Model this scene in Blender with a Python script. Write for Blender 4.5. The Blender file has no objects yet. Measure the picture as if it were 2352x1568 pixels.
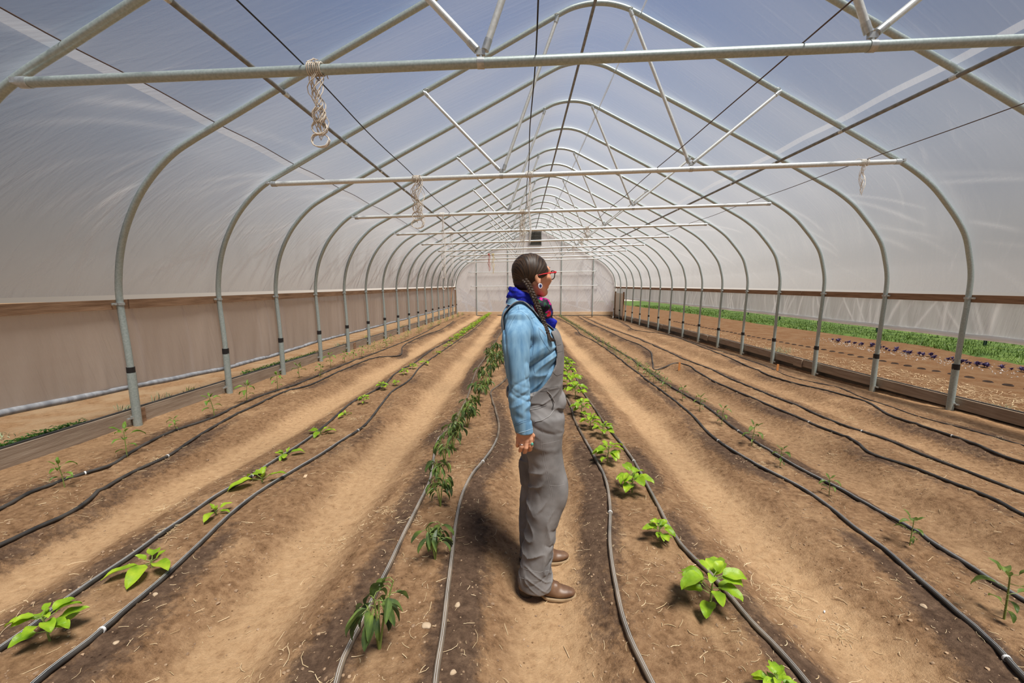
import bpy, math, random
import numpy as np
from mathutils import Vector, Matrix
C = bpy.context.scene.collection
random.seed(7); RNG = np.random.default_rng(7)
# ---------------------------------------------------------------- camera
F_PX, YAW, PITCH, ROLL = 944.55, -0.022416, -0.137688, -0.001987
CAM = np.array([-0.79071, 0.0, 1.54606])
_cy, _sy, _cp, _sp = math.cos(YAW), math.sin(YAW), math.cos(PITCH), math.sin(PITCH)
FW = np.array([_sy*_cp, _cy*_cp, _sp]); _r0 = np.array([_cy, -_sy, 0.0]); _u0 = np.cross(_r0, FW)
RT = _r0*math.cos(ROLL) + _u0*math.sin(ROLL); UP = -_r0*math.sin(ROLL) + _u0*math.cos(ROLL)
cd = bpy.data.cameras.new('camera'); cam = bpy.data.objects.new('camera', cd); C.objects.link(cam)
cd.sensor_width = 36; cd.lens = F_PX/2352*36; cd.clip_start = 0.05; cd.clip_end = 400
cam.matrix_world = Matrix(((RT[0], UP[0], -FW[0], CAM[0]), (RT[1], UP[1], -FW[1], CAM[1]), (RT[2], UP[2], -FW[2], CAM[2]), (0, 0, 0, 1)))
sc = bpy.context.scene; sc.camera = cam
vs = sc.view_settings; vs.view_transform = 'Standard'; vs.look = 'None'; vs.gamma = 1; vs.use_curve_mapping = False
vs.exposure = 0.08
# ---------------------------------------------------------------- sky and sun
w = bpy.data.worlds.new('world'); sc.world = w; w.use_nodes = True
nt = w.node_tree; nt.nodes.clear()
tc = nt.nodes.new('ShaderNodeTexCoord'); sx = nt.nodes.new('ShaderNodeSeparateXYZ')
rp = nt.nodes.new('ShaderNodeValToRGB'); bg = nt.nodes.new('ShaderNodeBackground'); ow = nt.nodes.new('ShaderNodeOutputWorld')
nt.links.new(tc.outputs['Generated'], sx.inputs[0]); nt.links.new(sx.outputs['Z'], rp.inputs[0])
wm = nt.nodes.new('ShaderNodeMix'); wm.data_type = 'RGBA'; wm.blend_type = 'MULTIPLY'; wm.inputs[0].default_value = 1; r2 = nt.nodes.new('ShaderNodeValToRGB')
mr = nt.nodes.new('ShaderNodeMapRange'); mr.inputs[1].default_value = -1; nt.links.new(sx.outputs['X'], mr.inputs[0]); nt.links.new(mr.outputs[0], r2.inputs[0])
r2.color_ramp.elements[0].color = (.78, .74, .70, 1); r2.color_ramp.elements[1].color = (.98, 1.02, 1.06, 1)
nt.links.new(rp.outputs[0], wm.inputs[6]); nt.links.new(r2.outputs[0], wm.inputs[7]); yp = nt.nodes.new('ShaderNodeMath'); yp.operation = 'MAXIMUM'; yp.inputs[1].default_value = 0; nt.links.new(sx.outputs['Y'], yp.inputs[0]); y3 = nt.nodes.new('ShaderNodeMath'); y3.operation = 'POWER'; y3.inputs[1].default_value = 5; nt.links.new(yp.outputs[0], y3.inputs[0])
ym = nt.nodes.new('ShaderNodeMath'); ym.operation = 'MULTIPLY_ADD'; ym.inputs[1].default_value = 2.3; ym.inputs[2].default_value = .82; nt.links.new(y3.outputs[0], ym.inputs[0]); nt.links.new(ym.outputs[0], bg.inputs[1])  # sky brightened towards the far end, added to lift the end wall film
nt.links.new(wm.outputs[2], bg.inputs[0]); nt.links.new(bg.outputs[0], ow.inputs[0])
e = rp.color_ramp.elements
e[0].position = 0.0; e[0].color = (0.34, 0.30, 0.26, 1)
e[1].position = 1.0; e[1].color = (0.05, 0.105, 0.235, 1)
for p_, c_ in ((0.10, (0.27, 0.26, 0.25, 1)), (0.26, (0.145, 0.180, 0.240, 1)), (0.5, (0.062, 0.115, 0.235, 1))):
    q = e.new(p_); q.color = c_
bg.inputs[1].default_value = 1.0
sun = bpy.data.lights.new('sun', 'SUN'); so = bpy.data.objects.new('sun', sun); C.objects.link(so)
sun.energy = 6.5; sun.angle = math.radians(18); sun.color = (1.0, 0.95, 0.87)
SUN_DIR = Vector((0.27, -0.30, 0.92)).normalized()       # towards the sun
so.rotation_euler = SUN_DIR.to_track_quat('Z', 'Y').to_euler()

# ---------------------------------------------------------------- helpers
class MB:
    """collects vertices and faces for one mesh object"""
    def __init__(s): s.v = []; s.f = []; s.m = []; s.n = 0
    def add(s, v, f, m=0):
        v = np.asarray(v, float).reshape(-1, 3)
        s.v.append(v); s.f += [tuple(int(i)+s.n for i in q) for q in f]; s.m += [m]*len(f); s.n += len(v)
    def box(s, c, d, rot=None, m=0):
        c = np.array(c, float); h = np.array(d, float)/2
        v = np.array([[sx_, sy_, sz_] for sx_ in (-1, 1) for sy_ in (-1, 1) for sz_ in (-1, 1)])*h
        if rot is not None: v = v @ np.array(rot).T
        s.add(v+c, [(0, 1, 3, 2), (4, 6, 7, 5), (0, 4, 5, 1), (2, 3, 7, 6), (0, 2, 6, 4), (1, 5, 7, 3)], m)
    def tube(s, P, r, n=10, closed=False, cap=True, m=0, flat=None):
        P = np.array(P, float); k = len(P)
        r = np.full(k, r) if np.isscalar(r) else np.array(r, float)
        T = np.zeros_like(P)
        if closed: T = np.roll(P, -1, 0)-np.roll(P, 1, 0)
        else:
            T[1:-1] = P[2:]-P[:-2]; T[0] = P[1]-P[0]; T[-1] = P[-1]-P[-2]
        T /= np.linalg.norm(T, axis=1)[:, None]+1e-12
        a = np.array([0, 0, 1.0]) if abs(T[0][2]) < .9 else np.array([1.0, 0, 0])
        N = np.cross(T[0], a); N /= np.linalg.norm(N); V = []
        th = np.arange(n)*2*math.pi/n
        for i in range(k):
            N = N-T[i]*(N@T[i]); N /= np.linalg.norm(N)+1e-12; B = np.cross(T[i], N)
            V.append(P[i]+r[i]*(np.cos(th)[:, None]*N+np.sin(th)[:, None]*B*(flat or 1)))
        f = []
        for i in range(k if closed else k-1):
            j = (i+1) % k
            for q in range(n):
                q2 = (q+1) % n
                f.append((i*n+q, i*n+q2, j*n+q2, j*n+q))
        if cap and not closed:
            f.append(tuple(range(n))[::-1]); f.append(tuple((k-1)*n+q for q in range(n)))
        s.add(np.concatenate(V), f, m)
    def build(s, name, mats, parent=None, smooth=True, loc=None):
        me = bpy.data.meshes.new(name)
        v = np.concatenate(s.v) if s.v else np.zeros((0, 3))
        if loc is not None: v = v-np.array(loc)
        me.from_pydata(v.tolist(), [], s.f)
        if not isinstance(mats, (list, tuple)): mats = [mats]
        for m_ in mats: me.materials.append(m_)
        if len(mats) > 1: me.polygons.foreach_set('material_index', s.m)
        me.polygons.foreach_set('use_smooth', [smooth]*len(me.polygons)); me.update()
        o = bpy.data.objects.new(name, me); C.objects.link(o)
        if loc is not None: o.location = loc
        if parent: o.parent = parent
        if smooth: fix_smooth(me)
        return o
def fix_smooth(me, ang=40):
    try: me.set_sharp_from_angle(angle=math.radians(ang))
    except Exception: pass
def tag(o, label=None, cat=None, group=None, kind=None):
    if label: o['label'] = label
    if cat: o['category'] = cat
    if group: o['group'] = group
    if kind: o['kind'] = kind
    return o
def empty(name, loc, label, cat, group=None):
    o = bpy.data.objects.new(name, None); C.objects.link(o); o.location = loc; o.empty_display_size = .05
    return tag(o, label, cat, group)
def put(o, parent):
    """child mesh built in world coordinates under an Empty standing elsewhere"""
    o.parent = parent; o.matrix_parent_inverse = Matrix.Translation(-Vector(parent.location)); return o
def copy_tree(o, parent=None):
    c = o.copy(); C.objects.link(c); c.parent = parent
    for ch in list(o.children): copy_tree(ch, c)
    return c
ORD = ['nearest', 'second nearest', 'third nearest', 'fourth nearest', 'fifth nearest', 'sixth nearest', 'seventh nearest', 'eighth nearest', 'ninth nearest', 'tenth nearest',
       'eleventh nearest', 'twelfth nearest', 'thirteenth nearest', 'fourteenth nearest', 'fifteenth nearest', 'sixteenth nearest', 'seventeenth nearest', 'eighteenth nearest', 'nineteenth nearest', 'twentieth nearest']
# value noise
_tab = RNG.random((256, 256))
def vn(x, y):
    xi = np.floor(x).astype(int); yi = np.floor(y).astype(int); fx = x-xi; fy = y-yi
    fx = fx*fx*(3-2*fx); fy = fy*fy*(3-2*fy); g_ = lambda a, b: _tab[a & 255, b & 255]
    return (g_(xi, yi)*(1-fx)+g_(xi+1, yi)*fx)*(1-fy)+(g_(xi, yi+1)*(1-fx)+g_(xi+1, yi+1)*fx)*fy
def fbm(x, y, o=4):
    s_ = 0; a = .5
    for i in range(o): s_ = s_+a*(vn(x*2**i+17.3*i, y*2**i+5.1*i)-.5)*2; a *= .5
    return s_
_t3 = RNG.random((64, 64, 64))
def vn3(P):
    Pi = np.floor(P).astype(int); f = P-Pi; f = f*f*(3-2*f); s_ = 0
    for a in (0, 1):
        for b in (0, 1):
            for c in (0, 1):
                wgt = (f[..., 0] if a else 1-f[..., 0])*(f[..., 1] if b else 1-f[..., 1])*(f[..., 2] if c else 1-f[..., 2])
                s_ = s_+wgt*_t3[(Pi[..., 0]+a) & 63, (Pi[..., 1]+b) & 63, (Pi[..., 2]+c) & 63]
    return (s_-.5)*2
def sst(a, b, x):
    t = np.clip((x-a)/(b-a), 0, 1); return t*t*(3-2*t)

# ---------------------------------------------------------------- materials
def mat(name, col, rough=.6, metal=0, spec=.5):
    m = bpy.data.materials.new(name); m.use_nodes = True; b = m.node_tree.nodes['Principled BSDF']
    b.inputs['Base Color'].default_value = (*col, 1); b.inputs['Roughness'].default_value = rough
    b.inputs['Metallic'].default_value = metal; b.inputs['Specular IOR Level'].default_value = spec
    return m
def noisy(name, c1, c2, scale=8, rough=.7, bump=0, bscale=None, stretch=(1, 1, 1), metal=0, spec=.4, detail=5, lo=.35, hi=.65, c3=None):
    m = mat(name, c1, rough, metal, spec); t = m.node_tree; N = t.nodes; L = t.links; b = N['Principled BSDF']
    co = N.new('ShaderNodeTexCoord'); mp = N.new('ShaderNodeMapping'); mp.inputs['Scale'].default_value = stretch
    L.new(co.outputs['Object'], mp.inputs[0]); no = N.new('ShaderNodeTexNoise'); no.inputs['Scale'].default_value = scale; no.inputs['Detail'].default_value = detail
    L.new(mp.outputs[0], no.inputs['Vector']); r = N.new('ShaderNodeValToRGB'); L.new(no.outputs['Fac'], r.inputs[0]); L.new(r.outputs[0], b.inputs['Base Color'])
    r.color_ramp.elements[0].position = lo; r.color_ramp.elements[0].color = (*c1, 1); r.color_ramp.elements[1].position = hi; r.color_ramp.elements[1].color = (*c2, 1)
    if c3: q = r.color_ramp.elements.new((lo+hi)/2); q.color = (*c3, 1)
    if bump:
        n2 = N.new('ShaderNodeTexNoise'); n2.inputs['Scale'].default_value = bscale or scale*3; n2.inputs['Detail'].default_value = 4; L.new(mp.outputs[0], n2.inputs['Vector'])
        bp = N.new('ShaderNodeBump'); bp.inputs['Strength'].default_value = 1; bp.inputs['Distance'].default_value = bump
        L.new(n2.outputs['Fac'], bp.inputs['Height']); L.new(bp.outputs[0], b.inputs['Normal'])
    return m
M = {}
M['steel'] = noisy('galvanized_steel', (.33, .39, .375), (.43, .49, .475), 70, .40, metal=.35, spec=.5)
M['steel_bright'] = noisy('bright_galvanized', (.60, .62, .60), (.72, .74, .72), 60, .38, metal=.35)
M['steel_dark'] = noisy('dull_purlin_steel', (.16, .16, .15), (.26, .26, .25), 20, .55, metal=.4)
M['wire'] = mat('black_wire', (.012, .012, .014), .6)
M['rust'] = mat('brown_wire', (.09, .06, .05), .7)
M['tape'] = mat('black_tape', (.012, .011, .012), .5)
M['clamp'] = noisy('zinc_clamp', (.45, .47, .46), (.62, .64, .63), 40, .35, metal=.7)
M['wood_base'] = noisy('weathered_board', (.25, .18, .125), (.40, .315, .235), 3.5, .85, bump=.002, bscale=14, stretch=(10, 1, 14), lo=.3, hi=.7)
M['wood_hip'] = noisy('brown_board', (.19, .105, .055), (.36, .22, .13), 3.5, .8, bump=.002, bscale=14, stretch=(10, 1, 14), lo=.3, hi=.7)
M['wood_pale'] = noisy('pale_board', (.62, .42, .24), (.78, .58, .38), 3, .8, stretch=(1, 8, 8))
M['hose'] = noisy('drip_hose', (.028, .026, .024), (.075, .065, .055), 9, .5, detail=6)
M['hose_dusty'] = noisy('dusty_drip_hose', (.07, .055, .042), (.22, .165, .115), 5, .75, detail=6)
M['clip'] = mat('white_clip', (.75, .75, .73), .5)
M['stake'] = mat('orange_wood_stake', (.62, .25, .07), .8)
M['twine'] = noisy('natural_twine', (.50, .42, .33), (.74, .67, .57), 30, .9)
M['twine_white'] = noisy('white_twine', (.70, .66, .60), (.85, .82, .77), 30, .9)
M['twine_red'] = mat('red_twine', (.50, .08, .04), .9)
M['twine_yellow'] = mat('yellow_twine', (.68, .55, .22), .9)

def film_mat(name, base=(.80, .80, .80), open_=.38, streak=.5, sdir=(1, 1), warm=0):
    """milky greenhouse polythene: part clear, part scattering, thicker looking at a slant"""
    m = bpy.data.materials.new(name); m.use_nodes = True; t = m.node_tree; N = t.nodes; L = t.links; N.clear()
    out = N.new('ShaderNodeOutputMaterial')
    uv = N.new('ShaderNodeUVMap'); mp = N.new('ShaderNodeMapping'); mp.vector_type = 'TEXTURE'
    mp.inputs['Rotation'].default_value = (0, 0, sdir[0]); mp.inputs['Scale'].default_value = (1.6, .13, 1)
    L.new(uv.outputs[0], mp.inputs[0])
    n1 = N.new('ShaderNodeTexNoise'); n1.inputs['Scale'].default_value = 1.7; n1.inputs['Detail'].default_value = 5; n1.inputs['Roughness'].default_value = .55; n1.inputs['Distortion'].default_value = .35
    L.new(mp.outputs[0], n1.inputs['Vector'])
    mp2 = N.new('ShaderNodeMapping'); mp2.vector_type = 'TEXTURE'; mp2.inputs['Rotation'].default_value = (0, 0, sdir[1]); mp2.inputs['Scale'].default_value = (2.4, .05, 1)
    L.new(uv.outputs[0], mp2.inputs[0])
    n2 = N.new('ShaderNodeTexNoise'); n2.inputs['Scale'].default_value = 1.6; n2.inputs['Detail'].default_value = 4; L.new(mp2.outputs[0], n2.inputs['Vector'])
    mask = N.new('ShaderNodeTexNoise'); mask.inputs['Scale'].default_value = .55; mask.inputs['Detail'].default_value = 2; L.new(uv.outputs[0], mask.inputs['Vector'])
    cr = N.new('ShaderNodeMapRange'); cr.inputs[1].default_value = .60; cr.inputs[2].default_value = .76; L.new(n1.outputs['Fac'], cr.inputs[0])
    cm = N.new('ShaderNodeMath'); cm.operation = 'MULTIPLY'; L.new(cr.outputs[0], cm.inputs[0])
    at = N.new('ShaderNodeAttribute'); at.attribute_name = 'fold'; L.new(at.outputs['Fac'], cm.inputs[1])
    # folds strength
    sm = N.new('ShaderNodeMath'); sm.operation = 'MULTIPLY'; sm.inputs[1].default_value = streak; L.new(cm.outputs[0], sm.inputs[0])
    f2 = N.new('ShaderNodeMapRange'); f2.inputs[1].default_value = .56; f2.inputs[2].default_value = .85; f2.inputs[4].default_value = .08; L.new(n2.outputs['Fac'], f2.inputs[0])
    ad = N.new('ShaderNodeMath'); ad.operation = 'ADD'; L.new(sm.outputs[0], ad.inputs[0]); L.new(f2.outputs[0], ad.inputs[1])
    # bump
    hb = N.new('ShaderNodeMath'); hb.operation = 'MULTIPLY'; L.new(n1.outputs['Fac'], hb.inputs[0]); L.new(at.outputs['Fac'], hb.inputs[1])
    hb2 = N.new('ShaderNodeMath'); hb2.operation = 'MULTIPLY_ADD'; hb2.inputs[1].default_value = .22; L.new(n2.outputs['Fac'], hb2.inputs[0]); L.new(hb.outputs[0], hb2.inputs[2])
    bp = N.new('ShaderNodeBump'); bp.inputs['Strength'].default_value = .8; bp.inputs['Distance'].default_value = .05; L.new(hb2.outputs[0], bp.inputs['Height'])
    tl = N.new('ShaderNodeBsdfTranslucent'); df = N.new('ShaderNodeBsdfDiffuse'); tr = N.new('ShaderNodeBsdfTransparent'); gl = N.new('ShaderNodeBsdfGlossy')
    tl.inputs[0].default_value = (*[c*.92 for c in base], 1); df.inputs[0].default_value = (*base, 1); tr.inputs[0].default_value = (.93, .95, .98, 1)
    gl.inputs['Roughness'].default_value = .38
    gn = N.new('ShaderNodeMath'); gn.operation = 'MULTIPLY_ADD'; gn.inputs[1].default_value = .55; gn.inputs[2].default_value = 1; cra = N.new('ShaderNodeAttribute'); cra.attribute_name = 'crease'; L.new(cra.outputs['Fac'], gn.inputs[0])  # creases lighten the film colour, painting in backlit glints
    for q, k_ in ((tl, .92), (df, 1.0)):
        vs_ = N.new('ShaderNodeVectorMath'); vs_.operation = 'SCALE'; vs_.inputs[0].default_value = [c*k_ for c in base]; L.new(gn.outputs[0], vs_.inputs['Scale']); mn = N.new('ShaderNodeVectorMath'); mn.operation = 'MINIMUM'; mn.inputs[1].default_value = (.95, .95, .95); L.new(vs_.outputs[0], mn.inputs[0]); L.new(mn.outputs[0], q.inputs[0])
    for q in (tl, df, gl): L.new(bp.outputs[0], q.inputs['Normal'])
    mk = N.new('ShaderNodeMixShader'); mk.inputs[0].default_value = .5; L.new(tl.outputs[0], mk.inputs[1]); L.new(df.outputs[0], mk.inputs[2])
    lw = N.new('ShaderNodeLayerWeight'); lw.inputs['Blend'].default_value = .5
    fr = N.new('ShaderNodeMapRange'); pw_ = N.new('ShaderNodeMath'); pw_.operation = 'POWER'; pw_.inputs[1].default_value = 2.3; L.new(lw.outputs['Facing'], pw_.inputs[0]); fr.inputs[1].default_value = .0; fr.inputs[2].default_value = .85; fr.inputs[3].default_value = 1-open_; fr.inputs[4].default_value = .97; L.new(pw_.outputs[0], fr.inputs[0])
    fa = N.new('ShaderNodeMath'); fa.operation = 'ADD'; fa.use_clamp = True; L.new(fr.outputs[0], fa.inputs[0]); ac = N.new('ShaderNodeAttribute'); ac.attribute_name = 'crease'; a2_ = N.new('ShaderNodeMath'); a2_.operation = 'MULTIPLY_ADD'; a2_.inputs[1].default_value = .55; L.new(ac.outputs['Fac'], a2_.inputs[0]); L.new(ad.outputs[0], a2_.inputs[2]); L.new(a2_.outputs[0], fa.inputs[1])
    h3 = N.new('ShaderNodeMath'); h3.operation = 'MULTIPLY_ADD'; h3.inputs[1].default_value = .12; L.new(ac.outputs['Fac'], h3.inputs[0]); L.new(hb2.outputs[0], h3.inputs[2]); L.new(h3.outputs[0], bp.inputs['Height'])
    mx = N.new('ShaderNodeMixShader'); L.new(fa.outputs[0], mx.inputs[0]); L.new(tr.outputs[0], mx.inputs[1]); L.new(mk.outputs[0], mx.inputs[2])
    m2 = N.new('ShaderNodeMixShader'); m2.inputs[0].default_value = .05; L.new(mx.outputs[0], m2.inputs[1]); L.new(gl.outputs[0], m2.inputs[2])
    L.new(m2.outputs[0], out.inputs[0]); return m
M['film'] = film_mat('roof_film', base=(.66, .67, .685), open_=.92, streak=.40, sdir=(math.radians(62), math.radians(80)))
M['film_bounce'] = film_mat('bounce_side_film', base=(.62, .53, .46), open_=.10, streak=.4, sdir=(math.radians(80), math.radians(75)))  # left curtain: warm light bounced off outside soil is put into the colour
M['film_side'] = film_mat('side_film', base=(.62, .63, .62), open_=.02, streak=.4, sdir=(math.radians(80), math.radians(75)))
M['film_end'] = film_mat('end_film', base=(.94, .92, .90), open_=.14, streak=.5, sdir=(math.radians(60), math.radians(100)))
M['film_band'] = film_mat('seam_film', base=(.66, .67, .69), open_=.62, streak=.1)

# ---------------------------------------------------------------- ground
def G(x, y): return .132-.0166*(np.asarray(y)-2.56)-.0191*np.asarray(x)
def bedt(x): return np.abs(((np.asarray(x)+.04)/1.25+.5) % 1-.5)*2
def H(x, y):
    x = np.asarray(x, float); y = np.asarray(y, float); t = bedt(x+.02*np.sin(y*.9)+.04*fbm(x*1.5, y*.8, 2))
    drop = sst(.42, .9, t)*.085*np.clip((4.25-np.abs(x))/.25, 0, 1)
    drop = np.where(x < -4.1, 0, drop)
    rough = .35+.65*(1-sst(.55, .95, t))
    clod = np.maximum(0, fbm(x*9, y*9, 3)-.12)
    crown = .018*np.cos(np.clip(t, 0, 1)*math.pi/2)**2
    trough = -.10*np.exp(-((x-4.50)/.13)**2)*sst(4.5, 7.5, y)
    return G(x, y)-drop+crown+trough+rough*(.016*fbm(x*2.2, y*2.2, 3)+.03*clod+.005*fbm(x*22, y*22, 3))+.003*fbm(x*30, y*30, 2)
def Hs(x, y): return float(H(x, y))
def ray(px, py):
    d = FW+RT*(px-1176)/F_PX-UP*(py-784)/F_PX; return d
def at(px, py, off=0, hf=None):
    """where the sight line through a pixel meets the soil"""
    d = ray(px, py); hf = hf or (lambda x, y: float(G(x, y))); t = 1.0
    for i in range(60):
        q = CAM+d*t; t += (hf(q[0], q[1])+off-q[2])/d[2]*.7
    return CAM+d*t
def atY(px, py, Y):
    d = ray(px, py); return CAM+d*(Y/d[1])
DRIP = {
 'A1': [(-60, 1200), (0, 1175), (80, 1133), (133, 1115), (187, 1095), (243, 1078), (300, 1045), (340, 1020), (387, 997), (477, 967), (567, 923), (683, 883), (740, 860), (784, 841), (863, 812), (912, 792), (960, 772), (1010, 745)],
 'A2': [(-60, 1275), (0, 1248), (83, 1208), (160, 1175), (233, 1128), (300, 1088), (393, 1045), (430, 1020), (560, 947), (663, 900), (700, 889), (751, 868), (797, 848), (848, 828), (919, 810), (924, 798), (968, 774), (1006, 760), (1042, 738)],
 'B1': [(-60, 1545), (0, 1502), (67, 1455), (123, 1408), (213, 1342), (310, 1275), (363, 1235), (433, 1188), (497, 1142), (573, 1098), (643, 1052), (700, 1015), (756, 970), (815, 921), (871, 893), (909, 859), (947, 838), (988, 807), (1034, 782), (1098, 746)],
 'B2': [(50, 1610), (93, 1568), (160, 1515), (233, 1458), (290, 1405), (360, 1345), (417, 1292), (467, 1245), (533, 1182), (583, 1142), (663, 1092), (740, 1045), (777, 1021), (838, 978), (873, 935), (904, 899), (935, 879), (965, 845), (1006, 815), (1057, 779), (1100, 748), (1118, 728)],
 'C1': [(770, 1590), (784, 1538), (827, 1445), (864, 1365), (894, 1305), (927, 1235), (957, 1172), (987, 1112), (993, 1080), (996, 1057), (1006, 1014), (1039, 975), (1070, 924), (1083, 884), (1098, 845), (1113, 825), (1135, 790), (1160, 740)],
 'C2': [(998, 1600), (1001, 1568), (1017, 1462), (1027, 1372), (1037, 1292), (1047, 1208), (1064, 1135), (1084, 1095), (1113, 1057), (1139, 1016), (1146, 981), (1139, 947), (1131, 922), (1129, 899), (1149, 884), (1162, 871), (1159, 840), (1151, 825), (1159, 810), (1175, 770), (1184, 740)],
 'D1': [(1510, 1600), (1494, 1568), (1441, 1455), (1414, 1345), (1401, 1258), (1401, 1172), (1391, 1105), (1361, 1045), (1337, 1001), (1321, 970), (1309, 930), (1298, 912), (1280, 870), (1262, 820), (1240, 760)],
 'D2': [(1880, 1605), (1851, 1568), (1781, 1488), (1728, 1435), (1681, 1378), (1635, 1325), (1568, 1261), (1534, 1212), (1511, 1165), (1484, 1112), (1450, 1055), (1416, 1011), (1385, 970), (1360, 932), (1339, 902), (1316, 853), (1301, 828), (1278, 780), (1255, 740)],
 'E1': [(2400, 1610), (2352, 1562), (2285, 1492), (2218, 1432), (2161, 1378), (2088, 1315), (2025, 1262), (1968, 1222), (1915, 1178), (1851, 1132), (1793, 1100), (1735, 1070), (1691, 1043), (1633, 1001), (1594, 960), (1556, 927), (1505, 889), (1454, 850), (1403, 810), (1360, 782), (1334, 769), (1326, 759), (1283, 731)],
 'E2': [(2420, 1415), (2352, 1378), (2285, 1338), (2218, 1295), (2161, 1262), (2088, 1215), (1978, 1155), (1935, 1128), (1895, 1108), (1845, 1082), (1798, 1055), (1735, 1019), (1671, 975), (1620, 935), (1556, 899), (1505, 866), (1467, 838), (1446, 822), (1378, 784), (1327, 751), (1288, 728)],
 'F1': [(2440, 1225), (2352, 1188), (2285, 1152), (2185, 1112), (2101, 1078), (2001, 1045), (1968, 1020), (1861, 973), (1745, 923), (1668, 890), (1601, 855), (1577, 840), (1556, 835), (1530, 836), (1510, 838), (1500, 825), (1495, 810), (1467, 792), (1429, 777), (1403, 764), (1352, 741), (1327, 726)],
 'F2': [(2440, 1168), (2352, 1133), (2235, 1088), (2118, 1045), (2058, 1020), (1931, 977), (1851, 943), (1748, 900), (1681, 873), (1628, 847), (1569, 825), (1531, 807), (1485, 787), (1454, 774), (1403, 756), (1339, 728)],
 'G1': [(2440, 1085), (2352, 1062), (2235, 1020), (2118, 980), (2051, 957), (1985, 923), (1918, 903), (1835, 883), (1768, 863), (1735, 850), (1668, 820), (1601, 793), (1568, 780), (1518, 766), (1480, 762), (1441, 748), (1416, 736), (1400, 730)],
 'G2': [(2420, 1045), (2352, 1025), (2267, 1000), (2101, 955), (2051, 937), (1985, 915), (1918, 890), (1850, 875), (1735, 832), (1650, 805), (1568, 775), (1500, 752)],
}
DW = {}
for k_, pts in DRIP.items():
    W_ = np.array([at(*q, off=.012) for q in pts])
    e0 = W_[0]-W_[2]; e0 = e0/abs(e0[1])*np.array((.5, 1, 1)); W_ = np.concatenate([[W_[0]+e0*(W_[0][1]+.5)], [W_[0]+e0*(W_[0][1]+.5)*.5], W_])
    d_ = np.r_[0, np.cumsum(np.linalg.norm(np.diff(W_[:, :2], axis=0), axis=1))]
    n_ = max(40, int(d_[-1]/.07)); s_ = np.linspace(0, 1, n_)**1.6*d_[-1]
    # smooth interpolation (Catmull-Rom)
    def cr_(P, d, s):
        T = np.gradient(P, d); i = np.clip(np.searchsorted(d, s)-1, 0, len(d)-2); h = d[i+1]-d[i]; t = (s-d[i])/h
        return (2*t**3-3*t**2+1)*P[i]+(t**3-2*t**2+t)*h*T[i]+(-2*t**3+3*t**2)*P[i+1]+(t**3-t**2)*h*T[i+1]
    X_, Y_ = cr_(W_[:, 0], d_, s_), cr_(W_[:, 1], d_, s_)
    DW[k_] = np.c_[X_, Y_]
def drip_dist(x, y):
    best = np.full(np.shape(x), 9.0)
    for P in DW.values():
        o_ = np.argsort(P[:, 1]); xi = np.interp(y, P[o_, 1], P[o_, 0]); bc = np.round((xi+.04)/1.25)*1.25-.04; xi = xi+np.clip((xi-bc)/.12, -1, 1)*.055; best = np.minimum(best, np.abs(x-xi))
    return best
def grid_obj(name, xs, ys, hf, mats, attrs=None):
    X, Y = np.meshgrid(xs, ys); Z = hf(X, Y); nx, ny = len(xs), len(ys)
    me = bpy.data.meshes.new(name); v = np.c_[X.ravel(), Y.ravel(), Z.ravel()]
    i = np.arange((ny-1)*(nx-1)); r_, c_ = i//(nx-1), i % (nx-1); a = r_*nx+c_
    f = np.c_[a, a+1, a+nx+1, a+nx]
    me.vertices.add(len(v)); me.vertices.foreach_set('co', v.ravel())
    me.loops.add(len(f)*4); me.loops.foreach_set('vertex_index', f.ravel())
    me.polygons.add(len(f)); me.polygons.foreach_set('loop_start', np.arange(len(f))*4)
    me.update(calc_edges=True); me.polygons.foreach_set('use_smooth', [True]*len(f))
    for an, fn in (attrs or {}).items():
        at_ = me.attributes.new(an, 'FLOAT', 'POINT'); at_.data.foreach_set('value', fn(X, Y).ravel().astype(np.float32))
    me.materials.append(mats); o = bpy.data.objects.new(name, me); C.objects.link(o); return o
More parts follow.
